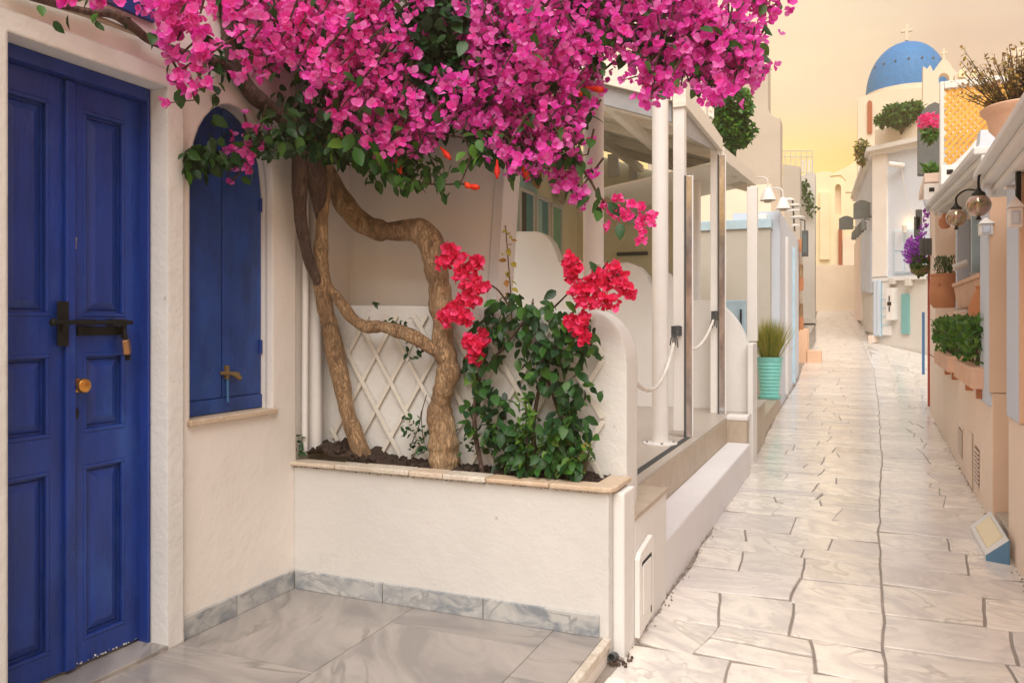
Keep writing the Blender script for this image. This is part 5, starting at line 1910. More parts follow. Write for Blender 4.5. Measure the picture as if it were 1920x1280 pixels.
l0, l1, lz0, lz1 = P(1770, 320).x, P(1900, 320).x, P(1770, 322).z, P(1770, 168).z
MB().box(P(1762, 300).x, l0 - .002, 12.66, 12.76, lz0 - .1, P(1770, 154).z).build('frame', M_white, yl, bevel=.008)
MB().box(l0, l1, 12.66, 12.76, lz1 + .002, P(1770, 154).z).build('frame', M_white, yl, bevel=.008)
s_ = MB()
for fam, yy in ((1, 12.70), (-1, 12.712)):
    c = l0 - (lz1 - lz0)
    while c < l1 + (lz1 - lz0):
        seg = [(c + fam * (z - lz0) * .8, z) for z in np.linspace(lz0, lz1, 60)]
        seg = [(x, z) for x, z in seg if l0 < x < l1]
        if len(seg) > 3:
            s_.bar((seg[0][0], yy, seg[0][1]), (seg[-1][0], yy, seg[-1][1]), .01, .045)
        c += .088
tag(s_.build('lattice_slats', M_yslat, yl), kind='stuff')

# grey arched panel, boxes
ga = thing('grey_arch_panel', onY(1742, 325, 17), 'dark grey arched panel behind the pink hanging flowers', 'panel')
P = lambda px, py: (onY(px, py, 17).x, onY(px, py, 17).z)
MB().prism([P(1722, 326), P(1764, 326), P(1764, 196)] + [P(1764 - 42 * math.sin(rad(a)), 232 - 42 * math.cos(rad(a))) for a in (15, 35, 55, 75, 90)], 'Y', 17, 17.3).build('panel', M_signdark, ga)
for px, py, Y, lb_ in ((1781, 330, 11.3, 'white box with small dark emblem fixed under the yellow lattice, the upper one'), (1747, 362, 13.2, 'white box with small dark emblem above the end pillar, the lower one')):
    c = onY(px, py, Y)
    bx = thing('alarm_box', c, lb_, 'box', 'white boxes with dark emblems')
    MB().box(c.x - .10, c.x + .12, Y, Y + .14, c.z - .10, c.z + .14).build('box', M_whitepaint, bx, bevel=.01)
    MB().box(c.x - .035, c.x + .035, Y - .006, Y - .001, c.z + .02, c.z + .08).build('emblem', M_black, bx)
    MB().hexa([(c.x - .1, Y, c.z - .103), (c.x + .12, Y, c.z - .103), (c.x + .12, Y + .14, c.z - .103), (c.x - .1, Y + .14, c.z - .103)], [(c.x - .06, Y + .03, c.z - .25), (c.x + .08, Y + .03, c.z - .25), (c.x + .08, Y + .12, c.z - .25), (c.x - .06, Y + .12, c.z - .25)]).build('hood', M_bluewhite, bx)
bp_ = thing('blue_post', onY(1731, 690, 19.5), 'thin blue post at the left of the red post', 'post')
a, b_ = onY(1729, 585, 21), onY(1734, 694, 21)
MB().box(a.x, b_.x, 21, 21.08, b_.z - .1, a.z).build('post', M_midblue, bp_)

# things on and in front of the shop
def hedge_box(y0, y1, lb_, big):
    o0, o1 = -.105, .07
    p = thing('planter_box', (SP(y0) - .03, (y0 + y1) / 2, .98), lb_, 'planter', 'terracotta planter boxes along the shop wall')
    strip('box', y0, y1, .985, 1.155, o0, o1, M_terrapale, p, .008)
    strip('bracket', y0 + .1, y0 + .16, .90, .984, -.06, .0, M_terra, p, .004)
    return p


hb = [(7.25, 8.05), (8.13, 8.92), (9.65, 10.6), (10.66, 12.0)]
hl = ['nearest pale terracotta planter box on the shop wall', 'second nearest terracotta planter box on the shop wall', 'third terracotta planter box on the shop wall', 'farthest terracotta planter box beside the red post']
rh = random.Random(9)
for i, ((y0, y1), lb_) in enumerate(zip(hb, hl)):
    hedge_box(y0, y1, lb_, i == 0)
    hd = thing('clipped_shrub', (SP(y0), (y0 + y1) / 2, 1.155), 'bright green bushy shrub growing in the ' + ('nearest', 'second nearest', 'third', 'farthest')[i] + ' planter box', 'shrub', 'shrubs in the planter boxes')
    ms, stems = [], MB()
    for kk in range(420):
        y = rh.uniform(y0 + .0, y1)
        hgt = .40 + .06 * noise.noise(Vector((y * 3, i, 0)))
        z = 1.15 + hgt * rh.random() ** .6
        x = SP(y) - .02 + rh.uniform(-.11, .13)
        ms.append(leafmat(Vector((x, y, z)), rh.uniform(.045, .075), rh, Vector((-.3, -.3, .9)), -.2))
    for kk in range(6):
        y = y0 + (y1 - y0) * (kk + .5) / 6
        stems.tube([(SP(y), y, 1.10), (SP(y) + rh.uniform(-.05, .05), y, 1.45)], .008, 5)
    stems.build('stem', M_twig, hd)
    scatter('foliage', LEAF, ms[:300], M_leafbright, hd)
    scatter('foliage', LEAF, ms[300:], M_leaf, hd)
MB().box(0, 0, 0, 0, 0, 0) if False else None


def urn(nm, lb_, c, prof, mt, cat='pot', n=28):
    return tag(MB().lathe(prof, c, n).build(nm, mt, smooth=True), lb_, cat)


c = onX(1772, 577, 1.20)
rr_ = 25 / F_PX * (c - Vector((0, 0, EYE))).length * .93
hh = 60 / F_PX * (c - Vector((0, 0, EYE))).length * .93
tp = thing('terracotta_pot', c, 'round terracotta pot with rosemary on the shop shelf', 'pot')
MB().lathe([(rr_ * .75, 0), (rr_ * .98, hh * .15), (rr_ * 1.0, hh * .45), (rr_ * .95, hh * .85), (rr_ * .90, hh * .93), (rr_ * .95, hh * .95), (rr_ * .95, hh), (rr_ * .85, hh), (rr_ * .8, hh * .9), (0, hh * .88)], c, 30).build('pot_body', M_terra, tp, smooth=True)
for s2 in (-1, 1):
    MB().ball(c + Vector((s2 * rr_ * .45, -rr_ * .86, hh * .68)), .022, 5).build('lug', M_terra, tp)
rm = thing('rosemary', c + Vector((0, 0, hh * .88)), 'small green rosemary plant in the round terracotta pot', 'plant')
ms = []
for i in range(420):
    a = rh.uniform(0, 6.28)
    r0 = rr_ * .7 * math.sqrt(rh.random())
    z = hh * .88 + .28 * rh.random()
    ms.append(leafmat(c + Vector((r0 * math.cos(a), r0 * math.sin(a), z)), rh.uniform(.04, .07), rh, Vector((0, 0, 1.6)), -.6))
scatter('foliage', leaf_shape(1, .22, .1, .05), ms, M_leaf, rm)
MB().tube([c + Vector((0, 0, hh * .85)), c + Vector((.0, 0, hh + .2))], .01, 5).build('stem', M_twig, rm)
bn = thing('shop_bin', onX(1818, 590, 1.22), 'square pale terracotta planter bin on the shop shelf', 'bin')
a, b_ = onX(1792, 530, 1.22), onX(1842, 530, 1.22)
y0, y1 = b_.y, a.y
MB().hexa([(1.24, y0, 1.70), (1.24, y1, 1.70), (1.60, y1, 1.70), (1.60, y0, 1.70)], [(1.20, y0 - .02, 1.98), (1.20, y1 + .02, 1.98), (1.64, y1 + .02, 1.98), (1.64, y0 - .02, 1.98)]).build('bin_body', M_terrapale, bn, bevel=.008)
MB().box(1.18, 1.66, y0 - .04, y1 + .04, 1.98, 2.03).build('rim', M_terrapale, bn, bevel=.01)
urn('white_basin', 'white oval basin lying on the square planter bin', ((1.40), (y0 + y1) / 2, 2.03), [(.10, 0), (.15, .05), (.17, .07), (.13, .06), (0, .03)], M_bluewhite, 'basin')
a = onX(1800, 497, 1.20)
tag(MB().tube([a + Vector((-.07, 0, -.03)), a + Vector((.08, 0, .03))], .04, 12).build('white_canister', M_whitepaint, smooth=True), 'small white canister tilted above the terracotta pots', 'canister')
c = onX(1839, 610, 1.03)
urn('amphora', 'slim terracotta amphora half hidden by the white pilaster', c + Vector((.02, .05, -.1)), [(.05, 0), (.10, .12), (.115, .25), (.08, .36), (.05, .42), (.06, .45), (.04, .45), (0, .42)], M_terra, 'pot', 20)

# globe lamps on curled iron arms
def globe(px, py, X, arm, lb_):
    c = onX(px, py, X)
    l = thing('globe_lamp', c, lb_, 'lamp', 'globe lamps on curled iron arms')
    MB().ball(c, .079, 12).build('glass_globe', M_globe, l, smooth=True)
    MB().lathe([(.045, .068), (.04, .085), (.02, .10), (.012, .12), (0, .12)], c, 16).build('cap', M_black, l, smooth=True)
    MB().tube(smoothpath([c + Vector((0, 0, .115))] + [c + Vector(p) for p in arm], 6), .0085, 8).build('arm', M_black, l, smooth=True)
    MB().lathe([(.02, -.10), (.012, -.085), (.01, -.078), (0, -.075)], c, 8).build('finial', M_black, l, smooth=True)
    return l


globe(1835, 385, .80, [(.0, -.03, .20), (.035, -.12, .235), (.06, -.25, .21), (.10, -.42, .15), (.15, -.62, .145)], 'larger glass globe lamp on a curled black arm, nearer of the two')
globe(1793, 408, .80, [(.0, -.03, .17), (.04, -.15, .20), (.08, -.32, .18), (.13, -.48, .13)], 'farther glass globe lamp on a curled black arm')
ib = thing('iron_bracket', (SP(5.75) - .02, 5.75, 2.2), 'black iron bar bracket for the globe lamps under the cornice', 'bracket')
a = onX(1909, 345, SP(5.7) - .03)
MB().box(a.x - .012, a.x + .012, a.y - .02, a.y + .02, a.z - .13, 2.40).build('bar', M_black, ib)
MB().bar(a, (.95, 5.73, a.z), .015, .015).build('bar', M_black, ib)


def lantern(px0, px1, py0, py1, X, lb_):
    a, b_ = onX(px0, py1, X), onX(px1, py0, X)
    D = (a - Vector((0, 0, EYE))).length * .9
    w_ = (px1 - px0) / F_PX * D * .95
    h = b_.z - a.z
    c = (a + b_) / 2
    l = thing('white_lantern', Vector((c.x, c.y, a.z)), lb_, 'lantern', 'white house shaped lanterns')
    M = Matrix.Translation((c.x, c.y, a.z))
    MB().box(c.x - w_ / 2, c.x + w_ / 2, c.y - w_ / 2, c.y + w_ / 2, a.z, a.z + h * .6).build('case', M_whitepaint, l, bevel=.004)
    r_ = w_ * .62
    z0 = a.z + h * .6 + .001
    MB().add([(c.x - r_, c.y - r_, z0), (c.x + r_, c.y - r_, z0), (c.x + r_, c.y + r_, z0), (c.x - r_, c.y + r_, z0), (c.x, c.y, a.z + h)], [(0, 1, 4), (1, 2, 4), (2, 3, 4), (3, 0, 4), (3, 2, 1, 0)]).build('lid', M_whitepaint, l)
    MB().box(c.x - w_ * .32, c.x + w_ * .32, c.y - w_ / 2 - .004, c.y - w_ / 2 - .0005, a.z + h * .08, a.z + h * .5).build('pane', M_bluewhite, l)


lantern(1893, 1914, 358, 432, .87, 'large white house shaped lantern on the near pilaster')
lantern(1838, 1859, 398, 448, .92, 'medium white house shaped lantern on the far pilaster')
lantern(1886, 1903, 338, 362, .86, 'smallest white lantern tucked under the cornice beside the iron arm')
c = onX(1772, 418, 1.05)
urn('hanging_pot', 'small terracotta pot hanging left of the farther globe lamp', c, [(.04, -.07), (.075, -.02), (.07, .05), (.04, .07), (.03, .12), (0, .12)], M_terra, 'pot', 16)

# sloping painted block at the street edge
bk_ = thing('sloping_block', (.85, 6.1, 0), 'sloping stone block with cream top and blue painted end beside the shop doorway', 'block')
A = onZ(1848, 1040, .03); B_ = onZ(1818, 986, .03)
C2 = onZ(1893, 1012, .15); D2 = onZ(1858, 956, .15)
low = lambda p: Vector((p.x, p.y, -.02))
MB().hexa([A, B_, D2, C2], [low(A), low(B_), low(D2), low(C2)]).build('block', M_white, bk_, bevel=.006)
mid = lambda p, q, u: p.lerp(q, u)
q4 = [mid(mid(A, B_, u), mid(C2, D2, u), v) for u, v in ((.14, .16), (.86, .16), (.86, .86), (.14, .86))]
up_ = Vector((-.3, 0, 1)).normalized()
MB().hexa([p + up_ * .006 for p in q4], [p - up_ * .004 for p in q4]).build('top_panel', plaster('cream_yellow', (.86, .74, .52), var=.15, bump=.5), bk_)
n_ = Vector((0, -1, 0))
MB().hexa([A + n_ * .008, C2 + n_ * .008, low(C2) + n_ * .008, low(A) + n_ * .008], [A + n_ * .001, C2 + n_ * .001, low(C2) + n_ * .001, low(A) + n_ * .001]).build('blue_end', paint('slate_blue', (.10, .22, .36), .7), bk_)

# big urn with dry plant on the cornice
c = onX(1916, 262, 1.16)
un = thing('bowl_urn', (c.x, c.y, 2.592), 'large pink stone bowl urn on the near shop cornice', 'urn')
k = (c.y / 5.5)
MB().lathe([(.13, 2.592 - c.z), (.11, -.05), (.095, 0), (.16, .025), (.215, .09), (.225, .16), (.235, .18), (.27, .215), (.275, .24), (.26, .25), (.2, .235), (0, .2)], c, 36).build('bowl', M_terrapale, un, smooth=True)
dr = thing('dry_plant', c + Vector((0, 0, .22)), 'dry brown twiggy plant in the stone bowl urn', 'plant')
tw_ = MB()
ms, ms2 = [], []
for i in range(150):
    a = rh.uniform(0, 6.28)
    ln_ = rh.uniform(0, .24)
    p0 = c + Vector((.6 * ln_ * math.cos(a), .6 * ln_ * math.sin(a), .22))
    d = Vector((math.cos(a) * ln_ * 1.3, math.sin(a) * ln_ * 1.3, rh.uniform(.2, .46)))
    tw_.tube([p0, p0 + d * .5 + Vector((rh.gauss(0, .01), 0, 0)), p0 + d], [.005, .004, .002], 4)
    for q in range(14):
        u = rh.uniform(.25, 1.05)
        (ms if rh.random() < .75 else ms2).append(leafmat(p0 + d * u + ell(rh, (.02, .02, .02)), rh.uniform(.016, .040), rh, Vector((0, 0, .6)), 0))
tag(tw_.build('twigs', M_twig, dr), kind='stuff')
scatter('dry_leaves', LEAF, ms, M_leafdry, dr)
scatter('green_leaves', LEAF, ms2, M_leafyellow, dr)


# ------------------------------------------------------------- bushes, hanging baskets, climbers in the distance
def bush(name, lb_, cat, c, r, n, size, material, seed, stemlen=.3, group=None, mat2=None):
    rb = random.Random(seed)
    t_ = thing(name, Vector((c.x, c.y, c.z - r[2])), lb_, cat, group)
    blobs = [(c + ell(rb, (r[0] * .6, r[1] * .6, r[2] * .6)), rb.uniform(.35, .6)) for _ in range(9)]
    ms, m2 = [], []
    for i in range(n):
        bc, br = blobs[rb.randrange(9)]
        v = ell(rb, (1, 1, 1))
        v = v.normalized() * v.length ** .4
        p = bc + Vector((v.x * r[0] * br, v.y * r[1] * br, v.z * r[2] * br))
        (m2 if mat2 and rb.random() < .35 else ms).append(leafmat(p, size * rb.uniform(.7, 1.3), rb, v * .8, .2))
    st_ = MB()
    for i in range(5):
        st_.tube([c + Vector((0, 0, -r[2] - stemlen)), c + ell(rb, r) * .6], [.02 * size / .1, .006 * size / .1], 5)
    st_.build('stem', M_twig, t_)
    scatter('foliage', LEAF, ms, material, t_)
    if m2: scatter('foliage', LEAF, m2, mat2, t_)
    return t_


bush('topiary_bush', 'round green topiary bush above the terrace roof in front of the beige tower', 'bush', onY(1378, 222, 12.5), (.36, .34, .43), 2600, .085, M_leafbright, 31, .3, None, M_leaf)
bush('topiary_bush', 'trailing green tail of leaves under the round topiary', 'plant', onY(1368, 282, 12.4), (.07, .08, .2), 160, .07, M_leaf, 37, .05)
bush('roof_bush', 'dense green bush on the roof of the white corner house', 'bush', onY(1690, 214, 31), (.74, .5, .52), 2200, .14, M_leafbright, 32, .2, None, M_leaf)
bush('roof_bush', 'smaller low part of the green bush at the left of the roof', 'bush', onY(1655, 224, 31), (.30, .3, .28), 500, .13, M_leafbright, 33, .1, None, M_leaf)
bush('yellow_bush', 'small yellow leaved bush on the cornice end of the corner house', 'bush', onY(1617, 285, 33), (.28, .3, .5), 600, .12, M_leafyellow, 34, .1, None, M_leafbright)
c = onY(1742, 238, 15.5)
t_ = bush('hanging_flowers', 'pink flowers hanging in front of the dark grey arched panel', 'flowers', c + Vector((.02, 0, -.12)), (.17, .16, .16), 260, .07, M_leafbright, 35, .05)
rb = random.Random(3)
scatter('blossoms', FLOWERS[0], [facing(c + ell(rb, (.17, .16, .18)) + Vector((0, 0, .08)), .045, rb, Vector((0, -1, 0))) for _ in range(130)], M_pinkfl, t_)
c = onY(1716, 478, 15.0)
t_ = bush('purple_flower_basket', 'hanging basket overflowing with purple flowers beside the red post', 'flowers', c + Vector((.05, 0, -.14)), (.16, .18, .24), 420, .06, M_leafbright, 36, .02, None, M_leaf)
fm = [facing(c + ell(rb, (.19, .18, .26)) + Vector((0, 0, .06)), .042, rb, Vector((-.3, -1, .3))) for _ in range(330)]
fm += [facing(c + Vector((.10 + .14 * u, 0, .2 + .9 * u)) + ell(rb, (.06, .06, .1)), .04, rb, Vector((-.3, -1, .3))) for u in np.linspace(0, 1, 60)]
scatter('blossoms', FLOWERS[1], fm, M_purple, t_)
MB().lathe([(.05, -.35), (.14, -.3), (.17, -.18), (.15, -.18), (0, -.25)], c + Vector((.08, .05, 0)), 14).build('basket', M_bark, t_)
gl = thing('grey_wall_lamp', onY(1736, 470, 14.6), 'dark grey cylinder lamps on the end pillar beside the purple flowers', 'lamp')
for px in (1729, 1737, 1744):
    a = onY(px, 462, 14.5)
    MB().lathe([(.035, -.14), (.04, -.13), (.04, .12), (.035, .13), (0, .13)], a, 12).build('lamp_tube', M_dark, gl, smooth=True)
for px, py in ((1722, 412), (1719, 425)):
    a = onY(px, py, 19)
    tag(MB().box(a.x - .05, a.x + .07, 19, 19.1, a.z - .22, a.z + .22).build('wall_lantern', M_dark, bevel=.01), 'dark box lantern above the purple flower basket' if px == 1722 else 'dark box lantern just below left of the upper one', 'lantern', 'dark box lanterns')
c = onY(1748, 328, 14.6)
sp_ = thing('small_pot_plant', c + Vector((0, 0, -.1)), 'small potted green plant under the grey arched panel', 'plant')
MB().lathe([(.06, -.14), (.09, 0), (.08, 0), (0, -.02)], c, 14).build('pot', M_terra, sp_)
scatter('foliage', LEAFLONG, [leafmat(c + ell(rb, (.07, .07, .05)), rb.uniform(.12, .26), rb, Vector((0, 0, 1.6)), 0) for _ in range(90)], M_leafbright, sp_)
cp = thing('climbing_plant', onY(1513, 400, 38.2), 'leafy climbing plant high on the grey pier', 'climber')
ms = []
for i in range(150):
    u = rb.random()
    q = onY(1512 + 14 * (u - .5) + rb.gauss(0, 6), 340 + 58 * u + rb.gauss(0, 4), 38.1)
    ms.append(leafmat(q, rb.uniform(.12, .24), rb, None, .4))
scatter('foliage', LEAF, ms, M_leaf, cp)
MB().tube(smoothpath([onY(1512, 335, 38.2), onY(1508, 360, 38.2), onY(1516, 385, 38.2), onY(1514, 402, 38.2)], 4), .03, 5).build('stem', M_twig, cp)
rs_ = thing('red_frame_signs', onY(1326, 215, 9.2), 'two small red framed boards on the terrace roof edge', 'sign')
for px in (1319, 1333):
    P = lambda a, b: (onY(a, b, 9.2).x, onY(a, b, 9.2).z)
    f_ = MB().prism([P(px - 5, 215), P(px + 5, 222), P(px + 5, 180), P(px - 5, 172)], 'Y', 9.2, 9.24).build('board', M_cream, rs_)
    MB().prism([P(px - 3, 207), P(px + 3, 211), P(px + 3, 187), P(px - 3, 182)], 'Y', 9.185, 9.199).build('red_panel', M_pink, rs_)

# =================================================================== BOUGAINVILLEA TREE
tree = thing('bougainvillea_tree', (-1.9, 3.6, .74), 'old bougainvillea tree with twisted trunks and a magenta flowering crown', 'tree')


def limb(name, px, widths, material, parent, n=6, sides=14, w=.22, seed=1):
    """px: list of (px, py, Y); widths in photo pixels"""
    P3 = [onY(a, b, y) for a, b, y in px]
    rr = [wd * .46 / F_PX * (p.y * C_ - p.x * S_) for wd, p in zip(widths, P3)]
    rr = lerp_list(rr, n)
    return MB().tube(smoothpath(P3, n), rr, sides, True, w, seed).build(name, material, parent, smooth='all')


limb('trunk', [(832, 885, 3.60), (831, 850, 3.60), (828, 815, 3.60), (823, 770, 3.61), (834, 720, 3.60), (840, 690, 3.60), (832, 650, 3.60), (829, 600, 3.61), (826, 555, 3.62), (820, 510, 3.62), (812, 470, 3.62), (797, 440, 3.62), (765, 431, 3.63), (730, 433, 3.64), (697, 428, 3.65), (668, 408, 3.65), (645, 382, 3.65), (628, 352, 3.64), (610, 318, 3.62), (598, 280, 3.56), (590, 240, 3.5)],
     [62, 58, 58, 54, 48, 46, 45, 44, 44, 47, 50, 48, 46, 40, 42, 42, 42, 38, 36, 36, 34], M_bark, tree, 10, 22, .27, 1)
limb('trunk', [(688, 880, 3.60), (674, 838, 3.60), (655, 780, 3.60), (640, 720, 3.60), (630, 670, 3.60), (618, 610, 3.57), (606, 545, 3.52), (601, 480, 3.48), (603, 420, 3.45), (608, 360, 3.44), (612, 315, 3.43), (612, 260, 3.42), (600, 210, 3.42)],
     [36, 37, 38, 36, 38, 35, 33, 29, 25, 24, 24, 24, 22], M_bark, tree, 10, 18, .22, 2)
limb('branch', [(838, 672, 3.58), (812, 655, 3.57), (782, 634, 3.56), (750, 620, 3.56), (718, 612, 3.56), (688, 612, 3.57), (662, 598, 3.56), (640, 570, 3.54), (622, 545, 3.53), (606, 520, 3.51)],
     [36, 32, 28, 30, 24, 24, 24, 20, 20, 16], M_bark, tree, 10, 16, .32, 3)
limb('branch', [(606, 470, 3.49), (600, 400, 3.44), (594, 345, 3.38), (583, 300, 3.34), (570, 262, 3.30), (545, 232, 3.24), (510, 205, 3.16), (475, 178, 3.05), (450, 140, 2.98), (432, 95, 2.92), (424, 40, 2.9), (418, -40, 2.9), (410, -120, 2.9)],
     [10, 22, 40, 52, 48, 40, 34, 32, 30, 28, 28, 24, 20], M_barkdark, tree, 7, 12, .2, 4)
limb('branch', [(566, 270, 3.30), (562, 340, 3.30), (563, 400, 3.32), (570, 450, 3.35), (584, 500, 3.42), (608, 552, 3.53)],
     [40, 34, 26, 24, 20, 14], M_barkdark, tree, 6, 12, .18, 5)
limb('branch', [(600, 280, 3.58), (640, 200, 3.50), (700, 120, 3.45), (770, 40, 3.45), (850, -40, 3.5), (950, -110, 3.55), (1050, -150, 3.65), (1200, -120, 3.8), (1330, -20, 3.95)],
     [34, 30, 26, 24, 20, 16, 14, 11, 7], M_barkdark, tree, 6, 10, .15, 6)
limb('branch', [(850, -40, 3.5), (930, 40, 3.48), (1000, 140, 3.5), (1050, 250, 3.55), (1090, 310, 3.58)],
     [14, 12, 9, 7, 4], M_barkdark, tree, 6, 8, .15, 7)
# vine running along the wall over the door
vx = [onX(px, py, WX + .045) for px, py in ((452, 150), (420, 122), (380, 110), (330, 95), (280, 75), (250, 52), (215, 28), (165, 22), (110, 8), (40, -12), (-60, -40))]
MB().tube(smoothpath(vx, 7), lerp_list([.028, .024, .018, .018, .018, .02, .022, .017, .016, .014, .01], 7), 10, True, .3, 8).build('branch', M_barkdark, tree, smooth='all')
vx = [onX(px, py, WX + .022) for px, py in ((262, 66), (200, 42), (150, 24), (90, 6), (0, -25))]
MB().tube(smoothpath(vx, 6), .011, 8, True, .2, 9).build('branch', M_tan, tree, smooth='all')

rt2 = random.Random(77)
# lower edge of the crown as seen across the lane: (px, py) -> hanging depth of the flower sprays
LOWP = [(425, 150), (470, 150), (520, 135), (560, 145), (600, 190), (650, 245), (700, 275), (740, 300), (790, 290), (830, 245), (870, 245), (910, 262), (950, 290), (985, 315), (1020, 300), (1060, 265), (1095, 215), (1112, 120), (1150, 100), (1190, 115), (1215, 180), (1240, 175), (1280, 160), (1320, 170), (1360, 185), (1385, 155), (1410, 140)]
UPX = [425, 1250, 1322, 1345, 1385, 1412]
UPY = [-260, -200, -30, 55, 85, 118]
lpx, lpy = [p[0] for p in LOWP], [p[1] for p in LOWP]


def crownY(px):
    return float(np.interp(px, [300, 430, 560, 700, 1000, 1420], [2.45, 2.80, 3.15, 3.35, 3.55, 4.0]))


def inside_gap(px, py):
    """places where the photograph shows dark leaves instead of flowers"""
    if 772 < px < 868 and py < 118 + 20 * math.sin(px * .2): return True
    if px < 458 and py < 160 and not (px > 440 and py > 85): return True
    if 470 < px < 600 and py < 18: return True
    if 700 < px < 760 and 10 < py < 60: return True
    if 560 < px < 612 and py > 150: return True
    if 800 < px < 850 and 95 < py < 190 and rt2.random() < .8: return True
    if 1120 < px < 1165 and 5 < py < 60 and rt2.random() < .75: return True
    return False


flw, lvs, twigs = [], [], MB()
CAMV = Vector((0, 0, EYE))


def spray(px, py, Y, n, r, hang, fs=.037, leafn=3):
    """one drooping spray: a twig with flowers along its last part"""
    c = onY(px, py, Y)
    tip = c + Vector((rt2.gauss(0, .04), rt2.gauss(-.03, .04), -hang * .5))
    top = c + Vector((rt2.gauss(0, .08), rt2.gauss(.08, .06), hang * .5 + .12))
    twigs.tube([top, c, tip], [.006, .004, .002], 4, False)
    for _ in range(n):
        u = rt2.random()
        p = (top.lerp(c, min(1, u * 1.6)) if u < .5 else c.lerp(tip, (u - .5) * 2)) + ell(rt2, (r, r, r * .85))
        out = (p - c).normalized() + Vector((.1, -.7, .15))
        flw.append(facing(p, fs * rt2.uniform(.75, 1.25), rt2, out * 1.1, .55))
    for _ in range(leafn):
        u = rt2.random()
        p = top.lerp(tip, u) + ell(rt2, (r, r, r))
        lvs.append(leafmat(p, rt2.uniform(.05, .085), rt2, None, .6))


N_SPRAY = 0
tries = 0
while N_SPRAY < 450 and tries < 6000:
    tries += 1
    px = rt2.uniform(428, 1412)
    lo = float(np.interp(px, lpx, lpy))
    upy = float(np.interp(px, UPX, UPY))
    if lo - 26 < upy: continue
    py = rt2.uniform(upy, lo - 26)
    if py < -10 and rt2.random() < (.55 if py > -90 else .85): continue
    if inside_gap(px, py): continue
    if px > 1115 and rt2.random() < .25: continue
    Y = crownY(px) + rt2.uniform(-.30, .42)
    if px > 1060: Y += .1
    edge = py > lo - 60
    spray(px, py, Y, rt2.randint(12, 20), rt2.uniform(.055, .085), rt2.uniform(.06, .16), .034, 2)
    N_SPRAY += 1
# the sprays that hang free along the lower edge
for px, py in ((650, 225), (690, 252), (735, 278), (760, 262), (600, 170), (985, 298), (1005, 280), (945, 268), (1075, 255), (1385, 130), (1405, 140), (1352, 172), (1372, 170), (1345, 150), (1225, 170), (1240, 160), (1212, 182), (1062, 235), (1030, 280), (470, 128), (500, 110), (540, 100)):
    spray(px, py, crownY(px) - .18, 12, .05, .08, .037, 2)
for _ in range(46):
    px = rt2.uniform(600, 1405)
    lo = float(np.interp(px, lpx, lpy))
    if 1085 < px < 1135: continue
    spray(px, lo - 22 + rt2.uniform(0, 26), crownY(px) - .1 + rt2.uniform(-.1, .1), rt2.randint(4, 7), .024, .07, .031, 1)
# heads over the door wall on the left
for px, py, n in ((325, 40, 40), (338, 15, 40), (332, 75, 22), (376, 25, 36), (372, 52, 24), (350, 0, 24), (318, 12, 30), (336, 105, 8), (331, 138, 9), (345, 150, 8), (390, 150, 7), (388, 105, 14), (384, 125, 8), (365, 188, 6), (386, 165, 4), (150, 2, 12), (222, 8, 16)):
    spray(px, py, 2.42 if px > 300 else 2.05, n, .045 if n > 20 else .022, .05 if n > 20 else .02, .035, 2)
for px, py, n in ((472, 268, 6), (478, 285, 7), (476, 302, 5), (466, 318, 5), (428, 283, 5), (440, 290, 4), (425, 330, 3), (428, 345, 3), (487, 240, 3), (400, 303, 2)):
    spray(px, py, 2.95, n, .018, .02, .030, 1)
# free spray against the sky at the top right
for px, py, n in ((1400, 6, 16), (1425, 2, 16), (1450, 12, 20), (1462, 4, 14), (1445, 30, 10), (1410, -10, 20), (1440, -25, 24), (1395, -30, 20), (1360, -55, 24), (1330, -70, 24)):
    spray(px, py, 4.05, n, .045, .05, .035, 1)
# branch drooping in front of the thick post to the right
dpx = [(1000, 205), (1045, 235), (1072, 290), (1105, 335), (1122, 365), (1150, 395), (1180, 405), (1215, 412), (1232, 408)]
dY = 3.62
P3 = smoothpath([onY(a, b_, dY) for a, b_ in dpx], 5)
twigs.tube(P3, list(np.linspace(.009, .003, len(P3))), 5)
for px, py, n in ((1005, 320, 10), (1035, 300, 14), (1050, 330, 12), (1068, 345, 16), (1075, 365, 14), (1082, 372, 8), (1095, 345, 8), (1102, 290, 3), (1040, 320, 10), (1020, 285, 12), (1060, 310, 9), (960, 310, 6), (975, 318, 6)):
    spray(px, py, dY, n, .032, .03, .034, 2)
small = []
for px, py, n in ((1157, 372, 5), (1130, 385, 4), (1145, 395, 5), (1160, 398, 6), (1172, 400, 6), (1182, 385, 5), (1180, 408, 5), (1143, 425, 4), (1160, 432, 3), (1203, 388, 4), (1205, 410, 6), (1200, 425, 5), (1222, 405, 5), (1219, 418, 4), (1204, 447, 4), (1206, 440, 2)):
    c = onY(px, py, dY)
    for _ in range(n):
        small.append(facing(c + ell(rt2, (.016, .016, .022)), .026 * rt2.uniform(.8, 1.2), rt2, Vector((0, -1, .1)), .6))
for px, py in ((1100, 230), (1057, 232), (1065, 260), (1108, 260), (1075, 285), (1090, 300), (1086, 270), (1120, 352), (1106, 368), (1118, 385), (1128, 372), (1140, 380), (1162, 418), (1122, 395), (1180, 412)):
    lvs.append(leafmat(onY(px, py, dY - .03), .085, rt2, Vector((0, -.3, -.8)), .6))
